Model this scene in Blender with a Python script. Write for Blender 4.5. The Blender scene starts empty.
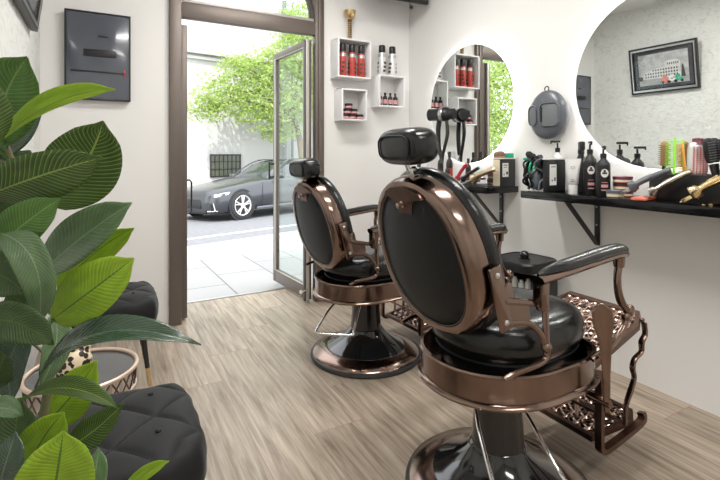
import bpy, bmesh, math, random
from mathutils import Vector, Matrix
PI = math.pi
C = bpy.context.scene.collection
sc = bpy.context.scene
random.seed(7)

# ------------------------------------------------------------------ materials
def nodes_of(name):
    m = bpy.data.materials.new(name); m.use_nodes = True
    nt = m.node_tree; b = nt.nodes['Principled BSDF']
    return m, nt, b
def mat(name, col, rough=.5, metal=0., spec=.5, coat=0., noise=0., nscale=20., bump=0., bscale=60., sheen=0.):
    m, nt, b = nodes_of(name)
    b.inputs['Base Color'].default_value = (*col, 1)
    b.inputs['Roughness'].default_value = rough
    b.inputs['Metallic'].default_value = metal
    b.inputs['Specular IOR Level'].default_value = spec
    if coat: b.inputs['Coat Weight'].default_value = coat; b.inputs['Coat Roughness'].default_value = .08
    if sheen: b.inputs['Sheen Weight'].default_value = sheen; b.inputs['Sheen Roughness'].default_value = .4
    if noise or bump:
        tc = nt.nodes.new('ShaderNodeTexCoord')
    if noise:
        n = nt.nodes.new('ShaderNodeTexNoise'); n.inputs['Scale'].default_value = nscale; n.inputs['Detail'].default_value = 4
        nt.links.new(tc.outputs['Object'], n.inputs['Vector'])
        r = nt.nodes.new('ShaderNodeMix'); r.data_type = 'RGBA'
        nt.links.new(n.outputs['Fac'], r.inputs[0])
        r.inputs[6].default_value = (*[max(0, c*(1-noise)) for c in col], 1)
        r.inputs[7].default_value = (*[min(1, c*(1+noise)) for c in col], 1)
        nt.links.new(r.outputs[2], b.inputs['Base Color'])
    if bump:
        n = nt.nodes.new('ShaderNodeTexNoise'); n.inputs['Scale'].default_value = bscale; n.inputs['Detail'].default_value = 5
        nt.links.new(tc.outputs['Object'], n.inputs['Vector'])
        bp = nt.nodes.new('ShaderNodeBump'); bp.inputs['Strength'].default_value = bump; bp.inputs['Distance'].default_value = .01
        nt.links.new(n.outputs['Fac'], bp.inputs['Height']); nt.links.new(bp.outputs['Normal'], b.inputs['Normal'])
    return m
def emit(name, col, s):
    m, nt, b = nodes_of(name)
    b.inputs['Base Color'].default_value = (*col, 1)
    b.inputs['Emission Color'].default_value = (*col, 1); b.inputs['Emission Strength'].default_value = s
    return m
def glass(name, tint=(.93, .97, .95), ior=1.5):
    m = bpy.data.materials.new(name); m.use_nodes = True; nt = m.node_tree
    nt.nodes.remove(nt.nodes['Principled BSDF']); o = nt.nodes['Material Output']
    t = nt.nodes.new('ShaderNodeBsdfTransparent'); t.inputs[0].default_value = (*tint, 1)
    g = nt.nodes.new('ShaderNodeBsdfGlossy'); g.inputs['Roughness'].default_value = .02
    f = nt.nodes.new('ShaderNodeFresnel'); ge = nt.nodes.new('ShaderNodeNewGeometry')
    mm = nt.nodes.new('ShaderNodeMapRange'); mm.inputs[3].default_value = ior; mm.inputs[4].default_value = 1/ior
    nt.links.new(ge.outputs['Backfacing'], mm.inputs[0]); nt.links.new(mm.outputs[0], f.inputs[0])
    mx = nt.nodes.new('ShaderNodeMixShader')
    nt.links.new(f.outputs[0], mx.inputs[0]); nt.links.new(t.outputs[0], mx.inputs[1]); nt.links.new(g.outputs[0], mx.inputs[2])
    nt.links.new(mx.outputs[0], o.inputs['Surface'])
    return m

M = {}
M['wall'] = mat('white wall paint', (.80, .79, .775), .7, bump=.05, bscale=90)
M['ceiling'] = mat('ceiling paint', (.85, .85, .84), .8)
M['bronze'] = mat('antique copper', (.225, .160, .132), .17, 1., noise=.25, nscale=9)
M['bronze_dark'] = mat('aged copper', (.16, .10, .08), .3, 1., noise=.3, nscale=30)
M['lattice'] = mat('polished cast copper', (.50, .38, .33), .25, 1., noise=.3, nscale=40)
M['leather'] = mat('black leather', (.005, .006, .007), .2, spec=.45, coat=.1, bump=.12, bscale=140)
M['leather_dull'] = mat('matt black leatherette', (.007, .008, .009), .46, spec=.22, bump=.35, bscale=300)
M['black_gloss'] = mat('black gloss enamel', (.006, .007, .008), .1, coat=.4)
M['rubber'] = mat('black rubber', (.02, .02, .02), .55)
M['chrome'] = mat('chrome', (.75, .75, .75), .12, 1.)
M['steel'] = mat('brushed steel', (.55, .55, .54), .3, 1.)
M['black'] = mat('black plastic', (.011, .011, .012), .4)
M['black_metal'] = mat('black painted metal', (.02, .019, .018), .4)
M['shelf'] = mat('black gloss shelf', (.006, .006, .007), .12, spec=.35)
M['grey_plastic'] = mat('dark grey plastic', (.10, .11, .13), .35, coat=.2)
M['grey_light'] = mat('grey rubber pad', (.16, .17, .18), .45)
M['white'] = mat('white lacquer', (.84, .84, .84), .35)
M['white_plastic'] = mat('white plastic', (.78, .78, .76), .4)
M['frame'] = mat('taupe aluminium', (.155, .128, .112), .42, .35, noise=.08, nscale=3)
M['frame_dark'] = mat('dark gasket', (.06, .055, .05), .5)
M['frame_light'] = mat('pale aluminium', (.46, .43, .40), .4, .3)
M['glass'] = glass('door glass'); M['glass_clear'] = glass('picture glazing', (1, 1, 1), 1.25)
M['brass'] = mat('brass', (.62, .44, .23), .28, 1.)
M['gold'] = mat('gold plate', (.80, .62, .34), .22, 1.)
M['goldpale'] = mat('pale gold', (.82, .70, .45), .3, 1.)
M['silver'] = mat('silver bronze', (.46, .42, .37), .28, 1.)
M['red'] = mat('red label', (.46, .05, .035), .4, noise=.6, nscale=60)
M['red_flat'] = mat('red plastic', (.62, .05, .05), .35)
M['coral'] = mat('coral comb plastic', (.80, .20, .12), .4)
M['crimson'] = mat('crimson plastic', (.50, .03, .06), .35)
M['pinkish'] = mat('pale pink plastic', (.75, .40, .42), .4)
M['can_white'] = mat('silver white can', (.72, .72, .72), .3, .3)
M['can_dark'] = mat('dark print', (.05, .03, .03), .4)
M['velvet'] = mat('black velvet', (.012, .0125, .014), .6, spec=.25, sheen=.12, noise=.35, nscale=6)
M['green'] = mat('green plastic', (.02, .42, .22), .35)
M['lime'] = mat('lime comb plastic', (.30, .80, .05), .35)
M['orange'] = mat('orange plastic', (.95, .42, .08), .4)
M['wood'] = mat('brush wood', (.42, .25, .12), .5)
M['burgundy'] = mat('burgundy plastic', (.16, .035, .06), .35)
M['cream'] = mat('cream', (.75, .66, .50), .45)
M['rattan'] = mat('rose gold metal', (.78, .60, .48), .35, .6)
M['darkglass'] = mat('dark glass', (.05, .055, .06), .08, coat=.5)
M['label'] = mat('paper label', (.78, .78, .76), .6)
M['asphalt'] = mat('asphalt', (.17, .175, .19), .85, noise=.25, nscale=8, bump=.2, bscale=80)
M['kerb'] = mat('kerb stone', (.48, .48, .48), .8)
M['paint'] = mat('road marking paint', (.7, .7, .7), .7, noise=.2)
M['render'] = mat('street wall render', (.47, .47, .46), .9, noise=.15, nscale=1.2)
M['car'] = mat('grey car paint', (.055, .06, .07), .28, .5, coat=.8)
M['car_glass'] = mat('car glass', (.03, .04, .045), .06, coat=1.)
M['tyre'] = mat('tyre', (.025, .025, .027), .7)
M['soil'] = mat('soil', (.05, .035, .025), .95, bump=.6)
M['ceramic'] = mat('white ceramic pot', (.70, .69, .66), .3)
M['bark'] = mat('bark', (.17, .13, .09), .85, noise=.4, nscale=30, bump=.5)
M['stemgreen'] = mat('ficus stem', (.16, .15, .08), .6, noise=.4, nscale=30)

# mirror
m, nt, b = nodes_of('mirror silver'); b.inputs['Base Color'].default_value = (.88, .91, .90, 1); b.inputs['Metallic'].default_value = 1; b.inputs['Roughness'].default_value = 0.0
M['mirror'] = m
# leopard print
m, nt, b = nodes_of('spotted glaze')
tc = nt.nodes.new('ShaderNodeTexCoord'); v = nt.nodes.new('ShaderNodeTexVoronoi'); v.inputs['Scale'].default_value = 62
r = nt.nodes.new('ShaderNodeValToRGB'); r.color_ramp.interpolation = 'CONSTANT'
r.color_ramp.elements[0].color = (.025, .015, .01, 1); r.color_ramp.elements[1].position = .52; r.color_ramp.elements[1].color = (.80, .66, .47, 1)
nt.links.new(tc.outputs['Object'], v.inputs['Vector']); nt.links.new(v.outputs['Distance'], r.inputs[0]); nt.links.new(r.outputs[0], b.inputs['Base Color'])
b.inputs['Roughness'].default_value = .3
M['leopard'] = m

# stucco (left wall)
m, nt, b = nodes_of('rough trowelled stucco')
tc = nt.nodes.new('ShaderNodeTexCoord')
mp = nt.nodes.new('ShaderNodeMapping'); mp.inputs['Scale'].default_value = (1, 1, 1.4)
n1 = nt.nodes.new('ShaderNodeTexNoise'); n1.inputs['Scale'].default_value = 13; n1.inputs['Detail'].default_value = 6; n1.inputs['Distortion'].default_value = 1.6
n2 = nt.nodes.new('ShaderNodeTexVoronoi'); n2.feature = 'SMOOTH_F1'; n2.inputs['Scale'].default_value = 24
nt.links.new(tc.outputs['Object'], mp.inputs[0]); nt.links.new(mp.outputs[0], n1.inputs['Vector'])
add = nt.nodes.new('ShaderNodeVectorMath'); add.operation = 'ADD'
nt.links.new(mp.outputs[0], add.inputs[0]); nt.links.new(n1.outputs['Color'], add.inputs[1]); nt.links.new(add.outputs[0], n2.inputs['Vector'])
ma = nt.nodes.new('ShaderNodeMath'); ma.operation = 'ADD'
nt.links.new(n1.outputs['Fac'], ma.inputs[0]); nt.links.new(n2.outputs['Distance'], ma.inputs[1])
bp = nt.nodes.new('ShaderNodeBump'); bp.inputs['Strength'].default_value = .55; bp.inputs['Distance'].default_value = .02
nt.links.new(ma.outputs[0], bp.inputs['Height']); nt.links.new(bp.outputs['Normal'], b.inputs['Normal'])
cr = nt.nodes.new('ShaderNodeValToRGB'); cr.color_ramp.elements[0].position = .25; cr.color_ramp.elements[0].color = (.74, .75, .70, 1)
cr.color_ramp.elements[1].position = .5; cr.color_ramp.elements[1].color = (.93, .93, .90, 1)
nt.links.new(n1.outputs['Fac'], cr.inputs[0]); nt.links.new(cr.outputs[0], b.inputs['Base Color'])
b.inputs['Roughness'].default_value = .75
M['stucco'] = m

# wood-look plank floor: planks 0.2575 wide run along Y
m, nt, b = nodes_of('wood look floor planks')
N = nt.nodes.new; L_ = nt.links.new
def math_(op, a, bb=None, c=None):
    n = N('ShaderNodeMath'); n.operation = op
    for i, x in enumerate((a, bb, c)):
        if x is None: continue
        if isinstance(x, (int, float)): n.inputs[i].default_value = x
        else: L_(x, n.inputs[i])
    return n.outputs[0]
tc = N('ShaderNodeTexCoord'); sp = N('ShaderNodeSeparateXYZ'); L_(tc.outputs['Object'], sp.inputs[0])
u = math_('DIVIDE', math_('SUBTRACT', sp.outputs[0], .596), .2575)
row = math_('FLOOR', u)
offs = math_('MULTIPLY', row, .302)
vv = math_('DIVIDE', math_('ADD', math_('SUBTRACT', sp.outputs[1], 2.327), math_('MULTIPLY', math_('MODULO', math_('ADD', math_('MULTIPLY', row, 3), 30), 4), .362)), 1.446)
col_ = math_('FLOOR', vv)
fu = math_('SUBTRACT', u, row); fv = math_('SUBTRACT', vv, col_)
eu = math_('MINIMUM', fu, math_('SUBTRACT', 1, fu)); ev = math_('MINIMUM', fv, math_('SUBTRACT', 1, fv))
g = math_('MAXIMUM', math_('LESS_THAN', eu, .0075), math_('LESS_THAN', ev, .0016))
cmb = N('ShaderNodeCombineXYZ'); L_(row, cmb.inputs[0]); L_(col_, cmb.inputs[1])
wn = N('ShaderNodeTexWhiteNoise'); L_(cmb.outputs[0], wn.inputs['Vector'])
vm = N('ShaderNodeVectorMath'); vm.operation = 'MULTIPLY_ADD'
L_(wn.outputs['Color'], vm.inputs[0]); vm.inputs[1].default_value = (9, 9, 9)
mp = N('ShaderNodeMapping'); mp.inputs['Scale'].default_value = (1, .06, 1); L_(tc.outputs['Object'], mp.inputs[0]); L_(mp.outputs[0], vm.inputs[2])
gr = N('ShaderNodeTexNoise'); gr.inputs['Scale'].default_value = 38; gr.inputs['Detail'].default_value = 7; gr.inputs['Roughness'].default_value = .62; gr.inputs['Distortion'].default_value = .5
L_(vm.outputs[0], gr.inputs['Vector'])
ramp = N('ShaderNodeValToRGB'); e = ramp.color_ramp.elements
e[0].position = .28; e[0].color = (.16, .112, .072, 1); e[1].position = .70; e[1].color = (.49, .405, .315, 1)
k = e.new(.5); k.color = (.345, .272, .20, 1)
L_(gr.outputs['Fac'], ramp.inputs[0])
hs = N('ShaderNodeHueSaturation'); L_(ramp.outputs[0], hs.inputs['Color'])
L_(math_('ADD', math_('MULTIPLY', wn.outputs['Value'], .26), .90), hs.inputs['Value']); hs.inputs['Saturation'].default_value = .9
mx = N('ShaderNodeMix'); mx.data_type = 'RGBA'; L_(g, mx.inputs[0]); L_(hs.outputs[0], mx.inputs[6]); mx.inputs[7].default_value = (.30, .20, .15, 1)
L_(mx.outputs[2], b.inputs['Base Color'])
b.inputs['Roughness'].default_value = .42; b.inputs['Specular IOR Level'].default_value = .5
bp = N('ShaderNodeBump'); bp.inputs['Strength'].default_value = .12; bp.inputs['Distance'].default_value = .003
L_(math_('SUBTRACT', gr.outputs['Fac'], g), bp.inputs['Height']); L_(bp.outputs['Normal'], b.inputs['Normal'])
M['floor'] = m

# pavement slabs
m, nt, b = nodes_of('pavement slabs'); N = nt.nodes.new; L_ = nt.links.new
tc = N('ShaderNodeTexCoord'); mp = N('ShaderNodeMapping'); mp.inputs['Rotation'].default_value = (0, 0, PI/2); L_(tc.outputs['Object'], mp.inputs[0])
br = N('ShaderNodeTexBrick'); br.inputs['Scale'].default_value = 1; br.inputs['Brick Width'].default_value = .95; br.inputs['Row Height'].default_value = .55
br.inputs['Mortar Size'].default_value = .008; br.inputs['Color1'].default_value = (.37, .365, .36, 1); br.inputs['Color2'].default_value = (.34, .335, .33, 1); br.inputs['Mortar'].default_value = (.17, .165, .16, 1)
L_(mp.outputs[0], br.inputs['Vector']); L_(br.outputs['Color'], b.inputs['Base Color']); b.inputs['Roughness'].default_value = .8
M['pavement'] = m

def leafmat(name, base, vein, rough, trans, coat=.0, stripes=74, vs=.5):
    """ficus leaf: uv.x across (0..1), uv.y along; pale midrib and side veins"""
    m, nt, b = nodes_of(name); N = nt.nodes.new; L_ = nt.links.new
    def mt(op, a, bb=None):
        n = N('ShaderNodeMath'); n.operation = op
        for i, x in enumerate((a, bb)):
            if x is None: continue
            if isinstance(x, (int, float)): n.inputs[i].default_value = x
            else: L_(x, n.inputs[i])
        return n.outputs[0]
    uv = N('ShaderNodeUVMap'); sp = N('ShaderNodeSeparateXYZ'); L_(uv.outputs[0], sp.inputs[0])
    au = mt('ABSOLUTE', mt('SUBTRACT', sp.outputs[0], .5))
    mid = mt('LESS_THAN', au, .016)
    ph = mt('MULTIPLY', mt('SUBTRACT', sp.outputs[1], mt('MULTIPLY', au, .42)), stripes)
    nz = N('ShaderNodeTexNoise'); nz.inputs['Scale'].default_value = 6; L_(uv.outputs[0], nz.inputs['Vector'])
    ph = mt('ADD', ph, mt('MULTIPLY', nz.outputs['Fac'], .5))
    st = mt('POWER', mt('ABSOLUTE', mt('SINE', ph)), 1.0)
    vein_f = mt('MULTIPLY', mt('GREATER_THAN', st, .955), vs)
    fac = mt('MAXIMUM', mid, vein_f)
    mx = N('ShaderNodeMix'); mx.data_type = 'RGBA'; L_(fac, mx.inputs[0]); mx.inputs[6].default_value = (*base, 1); mx.inputs[7].default_value = (*vein, 1)
    n2 = N('ShaderNodeTexNoise'); n2.inputs['Scale'].default_value = 3.5; L_(uv.outputs[0], n2.inputs['Vector'])
    hs = N('ShaderNodeHueSaturation'); L_(mx.outputs[2], hs.inputs['Color']); L_(mt('ADD', mt('MULTIPLY', n2.outputs['Fac'], .9), .55), hs.inputs['Value'])
    L_(hs.outputs[0], b.inputs['Base Color']); b.inputs['Roughness'].default_value = rough; b.inputs['Coat Weight'].default_value = coat; b.inputs['Coat Roughness'].default_value = .2
    bp = N('ShaderNodeBump'); bp.inputs['Strength'].default_value = .5; bp.inputs['Distance'].default_value = .002
    L_(mt('SUBTRACT', 1, mt('POWER', st, 6)), bp.inputs['Height']); L_(bp.outputs['Normal'], b.inputs['Normal'])
    if trans:
        t = N('ShaderNodeBsdfTranslucent'); L_(hs.outputs[0], t.inputs[0])
        ms = N('ShaderNodeMixShader'); ms.inputs[0].default_value = trans
        L_(b.outputs[0], ms.inputs[1]); L_(t.outputs[0], ms.inputs[2]); L_(ms.outputs[0], nt.nodes['Material Output'].inputs['Surface'])
    return m
M['leaf_mid'] = leafmat('ficus leaf green', (.085, .20, .035), (.22, .36, .10), .36, .2)
M['leaf_young'] = leafmat('ficus young leaf', (.36, .54, .035), (.12, .22, .03), .42, .35, vs=.25)  # light green leaf; light shining through it is put into the base colour
M['leaf_vein'] = leafmat('ficus leaf with pale veins', (.055, .115, .022), (.34, .44, .10), .42, .2, vs=.6)
M['leaf_sheen'] = leafmat('ficus leaf with painted sheen', (.12, .22, .09), (.27, .38, .22), .25, .15, coat=.5, vs=.4)  # paler grey green carries the leaf's sheen in its colour
M['leaf_dark'] = leafmat('ficus glossy dark leaf', (.022, .06, .028), (.10, .16, .10), .2, .05, coat=.8, vs=.5)
M['leaf_deep'] = leafmat('ficus deep green leaf', (.035, .075, .015), (.07, .12, .03), .4, .1, vs=.4)
m = mat('street tree leaf', (.30, .42, .12), .6, noise=.5, nscale=4); M['treeleaf'] = m
nt = m.node_tree; b = nt.nodes['Principled BSDF']; t = nt.nodes.new('ShaderNodeBsdfTranslucent'); t.inputs[0].default_value = (.50, .60, .20, 1)
ms = nt.nodes.new('ShaderNodeMixShader'); ms.inputs[0].default_value = .4
nt.links.new(b.outputs[0], ms.inputs[1]); nt.links.new(t.outputs[0], ms.inputs[2]); nt.links.new(ms.outputs[0], nt.nodes['Material Output'].inputs['Surface'])

# ------------------------------------------------------------------ mesh helpers
def B(): return bmesh.new()
def box(bm, c, s, bev=0., rot=None, seg=2):
    r = bmesh.ops.create_cube(bm, size=1.0); vs = r['verts']
    for v in vs: v.co = Vector((v.co.x*s[0], v.co.y*s[1], v.co.z*s[2]))
    if bev > 0:
        es = list({e for v in vs for e in v.link_edges})
        r = bmesh.ops.bevel(bm, geom=es, offset=min(bev, min(s)*.49), segments=seg, profile=.5, affect='EDGES')
        vs = list({v for f in r['faces'] for v in f.verts} | {v for v in vs if v.is_valid})
    Mx = Matrix.Translation(Vector(c)) @ (rot.to_4x4() if rot else Matrix())
    for v in vs: v.co = Mx @ v.co
    return vs
def frame_from(z):
    z = Vector(z).normalized(); up = Vector((0, 0, 1)) if abs(z.z) < .95 else Vector((1, 0, 0))
    x = up.cross(z).normalized(); return x, z.cross(x).normalized(), z
def rings(bm, rs, cap=True, closed=True):
    """loft a list of equal-length point rings; a 1-point ring closes to a tip"""
    prev = None; first = None
    for pts in rs:
        cur = [bm.verts.new(p) for p in pts]
        if prev is not None:
            n = max(len(prev), len(cur))
            rng = range(n if closed else n-1)
            for i in rng:
                j = (i+1) % n
                if len(prev) == 1: f = (prev[0], cur[j], cur[i])
                elif len(cur) == 1: f = (prev[i], prev[j], cur[0])
                else: f = (prev[i], prev[j], cur[j], cur[i])
                try: bm.faces.new(f)
                except ValueError: pass
        else: first = cur
        prev = cur
    if cap:
        for r_ in (first, prev):
            if len(r_) > 2:
                try: bm.faces.new(r_)
                except ValueError: pass
def lathe(bm, prof, c=(0, 0, 0), n=28, axis=(0, 0, 1), sx=1., sy=1., cap=True):
    x, y, z = frame_from(axis)
    if abs(Vector(axis).normalized().z) > .999: x, y, z = Vector((1, 0, 0)), Vector((0, 1, 0)), Vector((0, 0, 1 if axis[2] > 0 else -1))
    c = Vector(c); rs = []
    for r, h in prof:
        if r <= 1e-6: rs.append([c+z*h])
        else: rs.append([c + x*(r*sx*math.cos(2*PI*i/n)) + y*(r*sy*math.sin(2*PI*i/n)) + z*h for i in range(n)])
    rings(bm, rs, cap)
def cyl(bm, a, b_, r, n=16, r2=None):
    a = Vector(a); b_ = Vector(b_); h = (b_-a).length
    lathe(bm, [(r, 0), (r if r2 is None else r2, h)], a, n, tuple(b_-a))
def smooth_path(p, k=6, closed=False):
    p = [Vector(q) for q in p]; out = []; n = len(p)
    for i in range(n if closed else n-1):
        g = (lambda j: p[j % n]) if closed else (lambda j: p[min(max(j, 0), n-1)])
        a, b_, c, d = g(i-1), g(i), g(i+1), g(i+2)
        for t in range(k):
            t /= k
            out.append(.5*((2*b_)+(c-a)*t+(2*a-5*b_+4*c-d)*t*t+(3*b_-a-3*c+d)*t**3))
    if not closed: out.append(p[-1])
    return out
def tube(bm, path, r, n=8, closed=False, smooth=0, ry=None, side=None, rect=False):
    """sweep; r a number or list of radii; ry second radius; side fixes the section's first axis"""
    P = [Vector(q) for q in path]
    if smooth:
        if not isinstance(r, (int, float)):
            rr = [];
            for i in range(len(r)-1):
                for t in range(smooth): rr.append(r[i]+(r[i+1]-r[i])*t/smooth)
            rr.append(r[-1]); r = rr
        P = smooth_path(P, smooth, closed)
    m_ = len(P); rs = []; prevx = None
    for i, p in enumerate(P):
        if closed: t = P[(i+1) % m_]-P[i-1]
        else: t = P[min(i+1, m_-1)]-P[max(i-1, 0)]
        t = t.normalized() if t.length > 1e-9 else Vector((0, 0, 1))
        if side is not None: x = (Vector(side)-t*Vector(side).dot(t)).normalized()
        elif prevx is not None: x = (prevx-t*prevx.dot(t)).normalized()
        else: x = frame_from(t)[0]
        prevx = x; y = t.cross(x)
        a = r if isinstance(r, (int, float)) else r[min(i, len(r)-1)]
        b2 = a if ry is None else (ry if isinstance(ry, (int, float)) else ry[min(i, len(ry)-1)])
        if rect: rs.append([p+x*a*sx_+y*b2*sy_ for sx_, sy_ in ((1, 1), (-1, 1), (-1, -1), (1, -1))])
        else: rs.append([p+x*(a*math.cos(2*PI*k_/n))+y*(b2*math.sin(2*PI*k_/n)) for k_ in range(n)])
    if closed: rs.append(rs[0][:]);
    rings(bm, rs, cap=not closed)
    if closed: bmesh.ops.remove_doubles(bm, verts=bm.verts, dist=1e-6)
def prism(bm, poly, o, ux, uy, th, holes=None):
    """extrude a polygon given in the plane (o, ux, uy) by th along ux x uy, centred"""
    ux = Vector(ux).normalized(); uy = Vector(uy).normalized(); w = ux.cross(uy); o = Vector(o)
    A = [bm.verts.new(o+ux*x+uy*y-w*th/2) for x, y in poly]; Bv = [bm.verts.new(o+ux*x+uy*y+w*th/2) for x, y in poly]
    n = len(poly)
    try: bm.faces.new(list(reversed(A))); bm.faces.new(Bv)
    except ValueError: pass
    for i in range(n): bm.faces.new((A[i], A[(i+1) % n], Bv[(i+1) % n], Bv[i]))
def quad(bm, a, b_, c, d):
    return bm.faces.new([bm.verts.new(p) for p in (a, b_, c, d)])
def sell(bm, c, s, e1=.5, e2=.5, nu=24, nv=14, rot=None):
    """superellipsoid cushion"""
    f = lambda w, e: math.copysign(abs(w)**e, w)
    c = Vector(c); rs = []
    for j in range(nv+1):
        ph = -PI/2+PI*j/nv
        if j in (0, nv): pts = [Vector((0, 0, math.copysign(s[2], ph)))]
        else: pts = [Vector((s[0]*f(math.cos(ph), e1)*f(math.cos(2*PI*i/nu), e2), s[1]*f(math.cos(ph), e1)*f(math.sin(2*PI*i/nu), e2), s[2]*f(math.sin(ph), e1))) for i in range(nu)]
        rs.append([c+((rot @ p) if rot else p) for p in pts])
    rings(bm, rs, cap=False)
def obj(name, bm, material, parent=None, ang=38, mats=None, loc=None):
    bmesh.ops.recalc_face_normals(bm, faces=bm.faces)
    ca = math.radians(ang)
    for f in bm.faces: f.smooth = True
    for e in bm.edges:
        if len(e.link_faces) == 2: e.smooth = e.calc_face_angle(0) < ca
    me = bpy.data.meshes.new(name); bm.to_mesh(me); bm.free()
    o = bpy.data.objects.new(name, me); C.objects.link(o)
    for mm in (mats or [material]): me.materials.append(M[mm] if isinstance(mm, str) else mm)
    if parent is not None: o.parent = parent
    if loc is not None: o.location = loc
    return o
def thing(name, label, cat, loc=(0, 0, 0), rotz=0., group=None):
    o = bpy.data.objects.new(name, None); C.objects.link(o); o.location = loc; o.rotation_euler = (0, 0, rotz); o.empty_display_size = .05
    o['label'] = label; o['category'] = cat
    if group: o['group'] = group
    return o
def tag(o, label, cat, group=None, kind=None):
    o['label'] = label; o['category'] = cat
    if group: o['group'] = group
    if kind: o['kind'] = kind
    return o
def struct(name, bm, m, parent=None, **k):
    o = obj(name, bm, m, parent, **k)
    if parent is None: o['kind'] = 'structure'
    return o
def copy_tree(o, parent=None):
    c = o.copy(); C.objects.link(c); c.parent = parent
    for ch in list(o.children): copy_tree(ch, c)
    return c
def dup(o, loc, rotz=None, label=None, group=None):
    c = copy_tree(o); c.location = loc
    if rotz is not None: c.rotation_euler = (0, 0, rotz)
    if label: c['label'] = label
    if group: c['group'] = group
    return c
def RX(a): return Matrix.Rotation(a, 3, 'X')
def RY(a): return Matrix.Rotation(a, 3, 'Y')
def RZ(a): return Matrix.Rotation(a, 3, 'Z')

# ------------------------------------------------------------------ room shell
XL, XR, YF, YB, ZC = -.37, 2.66, 3.76, -2.4, 3.05
YO = 4.22                                   # outer face of the street wall
DX0, DX1 = .438, 1.715                      # rough door opening
bm = B(); box(bm, ((XL+XR)/2, (YB+YO)/2+.01, -.05), (XR-XL+.6, YO-YB+.02, .10)); struct('floor', bm, 'floor')
bm = B(); box(bm, ((XL+XR)/2, (YB+3.93)/2, ZC+.05), (XR-XL+.6, 3.93-YB, .10)); struct('ceiling', bm, 'ceiling')
bm = B(); box(bm, (XL-.15, (YB+3.93)/2, ZC/2), (.30, 3.93-YB, ZC)); struct('wall_left', bm, 'stucco')
bm = B(); box(bm, (XR+.15, (YB+3.93)/2, ZC/2), (.30, 3.93-YB, ZC)); struct('wall_right', bm, 'wall')
bm = B(); box(bm, ((XL+XR)/2, YB-.1, ZC/2), (XR-XL, .20, ZC)); struct('wall_rear', bm, 'wall')
YW = 3.93
bm = B()
box(bm, ((XL+DX0)/2, (YF+YW)/2, ZC/2), (DX0-XL, YW-YF, ZC))
box(bm, ((XR+DX1)/2, (YF+YW)/2, ZC/2), (XR-DX1, YW-YF, ZC))
box(bm, ((DX0+DX1)/2, (YF+YW)/2, (3.0+ZC)/2), (DX1-DX0, YW-YF, ZC-3.0))
struct('wall_front', bm, 'wall')
bm = B(); box(bm, ((DX0+DX1)/2, 4.235, -.005), (DX1-DX0, .03, .03), .004); struct('trim_1', bm, 'steel')

# door frame with the arched fanlight, and the two open leaves
TX0, TX1 = .523, 1.63; AC = (TX0+TX1)/2; AR = (TX1-TX0)/2; AZ = 2.42
fy, ft = 3.755, .07
bm = B()
box(bm, ((DX0+TX0)/2, fy, 1.5), (TX0-DX0, ft, 3.0), .004)
box(bm, ((DX1+TX1)/2, fy, 1.5), (DX1-TX1, ft, 3.0), .004)
box(bm, ((TX1+DX1)/2+.0, fy-.04, 1.5), (.03, .02, 3.0), .004)
box(bm, (AC, fy, 2.405), (TX1-TX0, ft-.004, .12), .006)
# spandrels above the arch
na = 28; arc = [(AC+AR*math.cos(PI*i/na), AZ+.04+AR*.98*math.sin(PI*i/na)) for i in range(na+1)]
poly = [(TX1, 3.0)]+[(TX1, AZ)]+arc+[(TX0, AZ), (TX0, 3.0)]
for i in range(na):
    x0, z0 = arc[i]; x1, z1 = arc[i+1]
    prism(bm, [(x0, z0), (x0, 3.0), (x1, 3.0), (x1, z1)], (0, fy, 0), (1, 0, 0), (0, 0, 1), ft-.01)
df = struct('trim_2', bm, 'frame')
w = struct('window_1', (lambda b_: (tube(b_, [(AC+(AR-.022)*math.cos(PI*i/na), fy, AZ+.062+(AR-.022)*.97*math.sin(PI*i/na)) for i in range(na+1)], .014, side=(0, 1, 0), ry=.022, rect=True), b_)[-1])(B()), 'frame_dark')
bm = B(); prism(bm, [(AC+(AR-.02)*math.cos(PI*i/na), AZ+.05+(AR-.02)*.97*math.sin(PI*i/na)) for i in range(na+1)], (0, fy, 0), (1, 0, 0), (0, 0, 1), .006)
obj('window_pane', bm, 'glass', w)
bm = B(); box(bm, (AC, fy-.01, 2.474), (TX1-TX0-.03, .05, .022), .003); obj('window_sill', bm, 'frame_light', w)

def door_leaf(name, width, H0, handle_side, st=.06, t=.045):
    """leaf along +Y from its hinge at the origin"""
    bm = B()
    box(bm, (0, st/2, H0/2), (t, st, H0), .004); box(bm, (0, width-st/2, H0/2), (t, st, H0), .004)
    box(bm, (0, width/2, .06), (t, width-2*st, .12), .003); box(bm, (0, width/2, H0-st/2), (t, width-2*st, st), .003)
    d = struct(name, bm, 'frame')
    bm = B(); tube(bm, [(-t/2-.002, st, .12), (-t/2-.002, width-st, .12), (-t/2-.002, width-st, H0-st), (-t/2-.002, st, H0-st)], .007, closed=True, rect=True, side=(1, 0, 0)); obj('glazing_bead', bm, 'frame_light', d)
    bm = B(); box(bm, (0, width/2, H0/2), (.012, width-2*st+.01, H0-.18)); obj('glass_pane', bm, 'glass', d)
    return d
d1 = door_leaf('door_1', .76, 2.285, 1); d1.location = (1.585, 3.75, .02); d1.rotation_euler = (0, 0, math.radians(4.2))
bm = B(); box(bm, (-.034, -.012, 1.14), (.03, .05, 2.285), .004); obj('hinge_stile', bm, 'frame_light', d1)
bm = B(); box(bm, (-.052, -.012, 1.14), (.012, .035, 2.28), .003); obj('door_gasket', bm, 'frame_dark', d1)
bm = B()
for zz in (1.05, 1.18): cyl(bm, (-.02, .73, zz), (-.075, .73, zz), .008, 10)
tube(bm, [(-.075, .73, 1.03), (-.075, .73, 1.20)], .010, 10)
obj('door_handle', bm, 'black_metal', d1)
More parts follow.
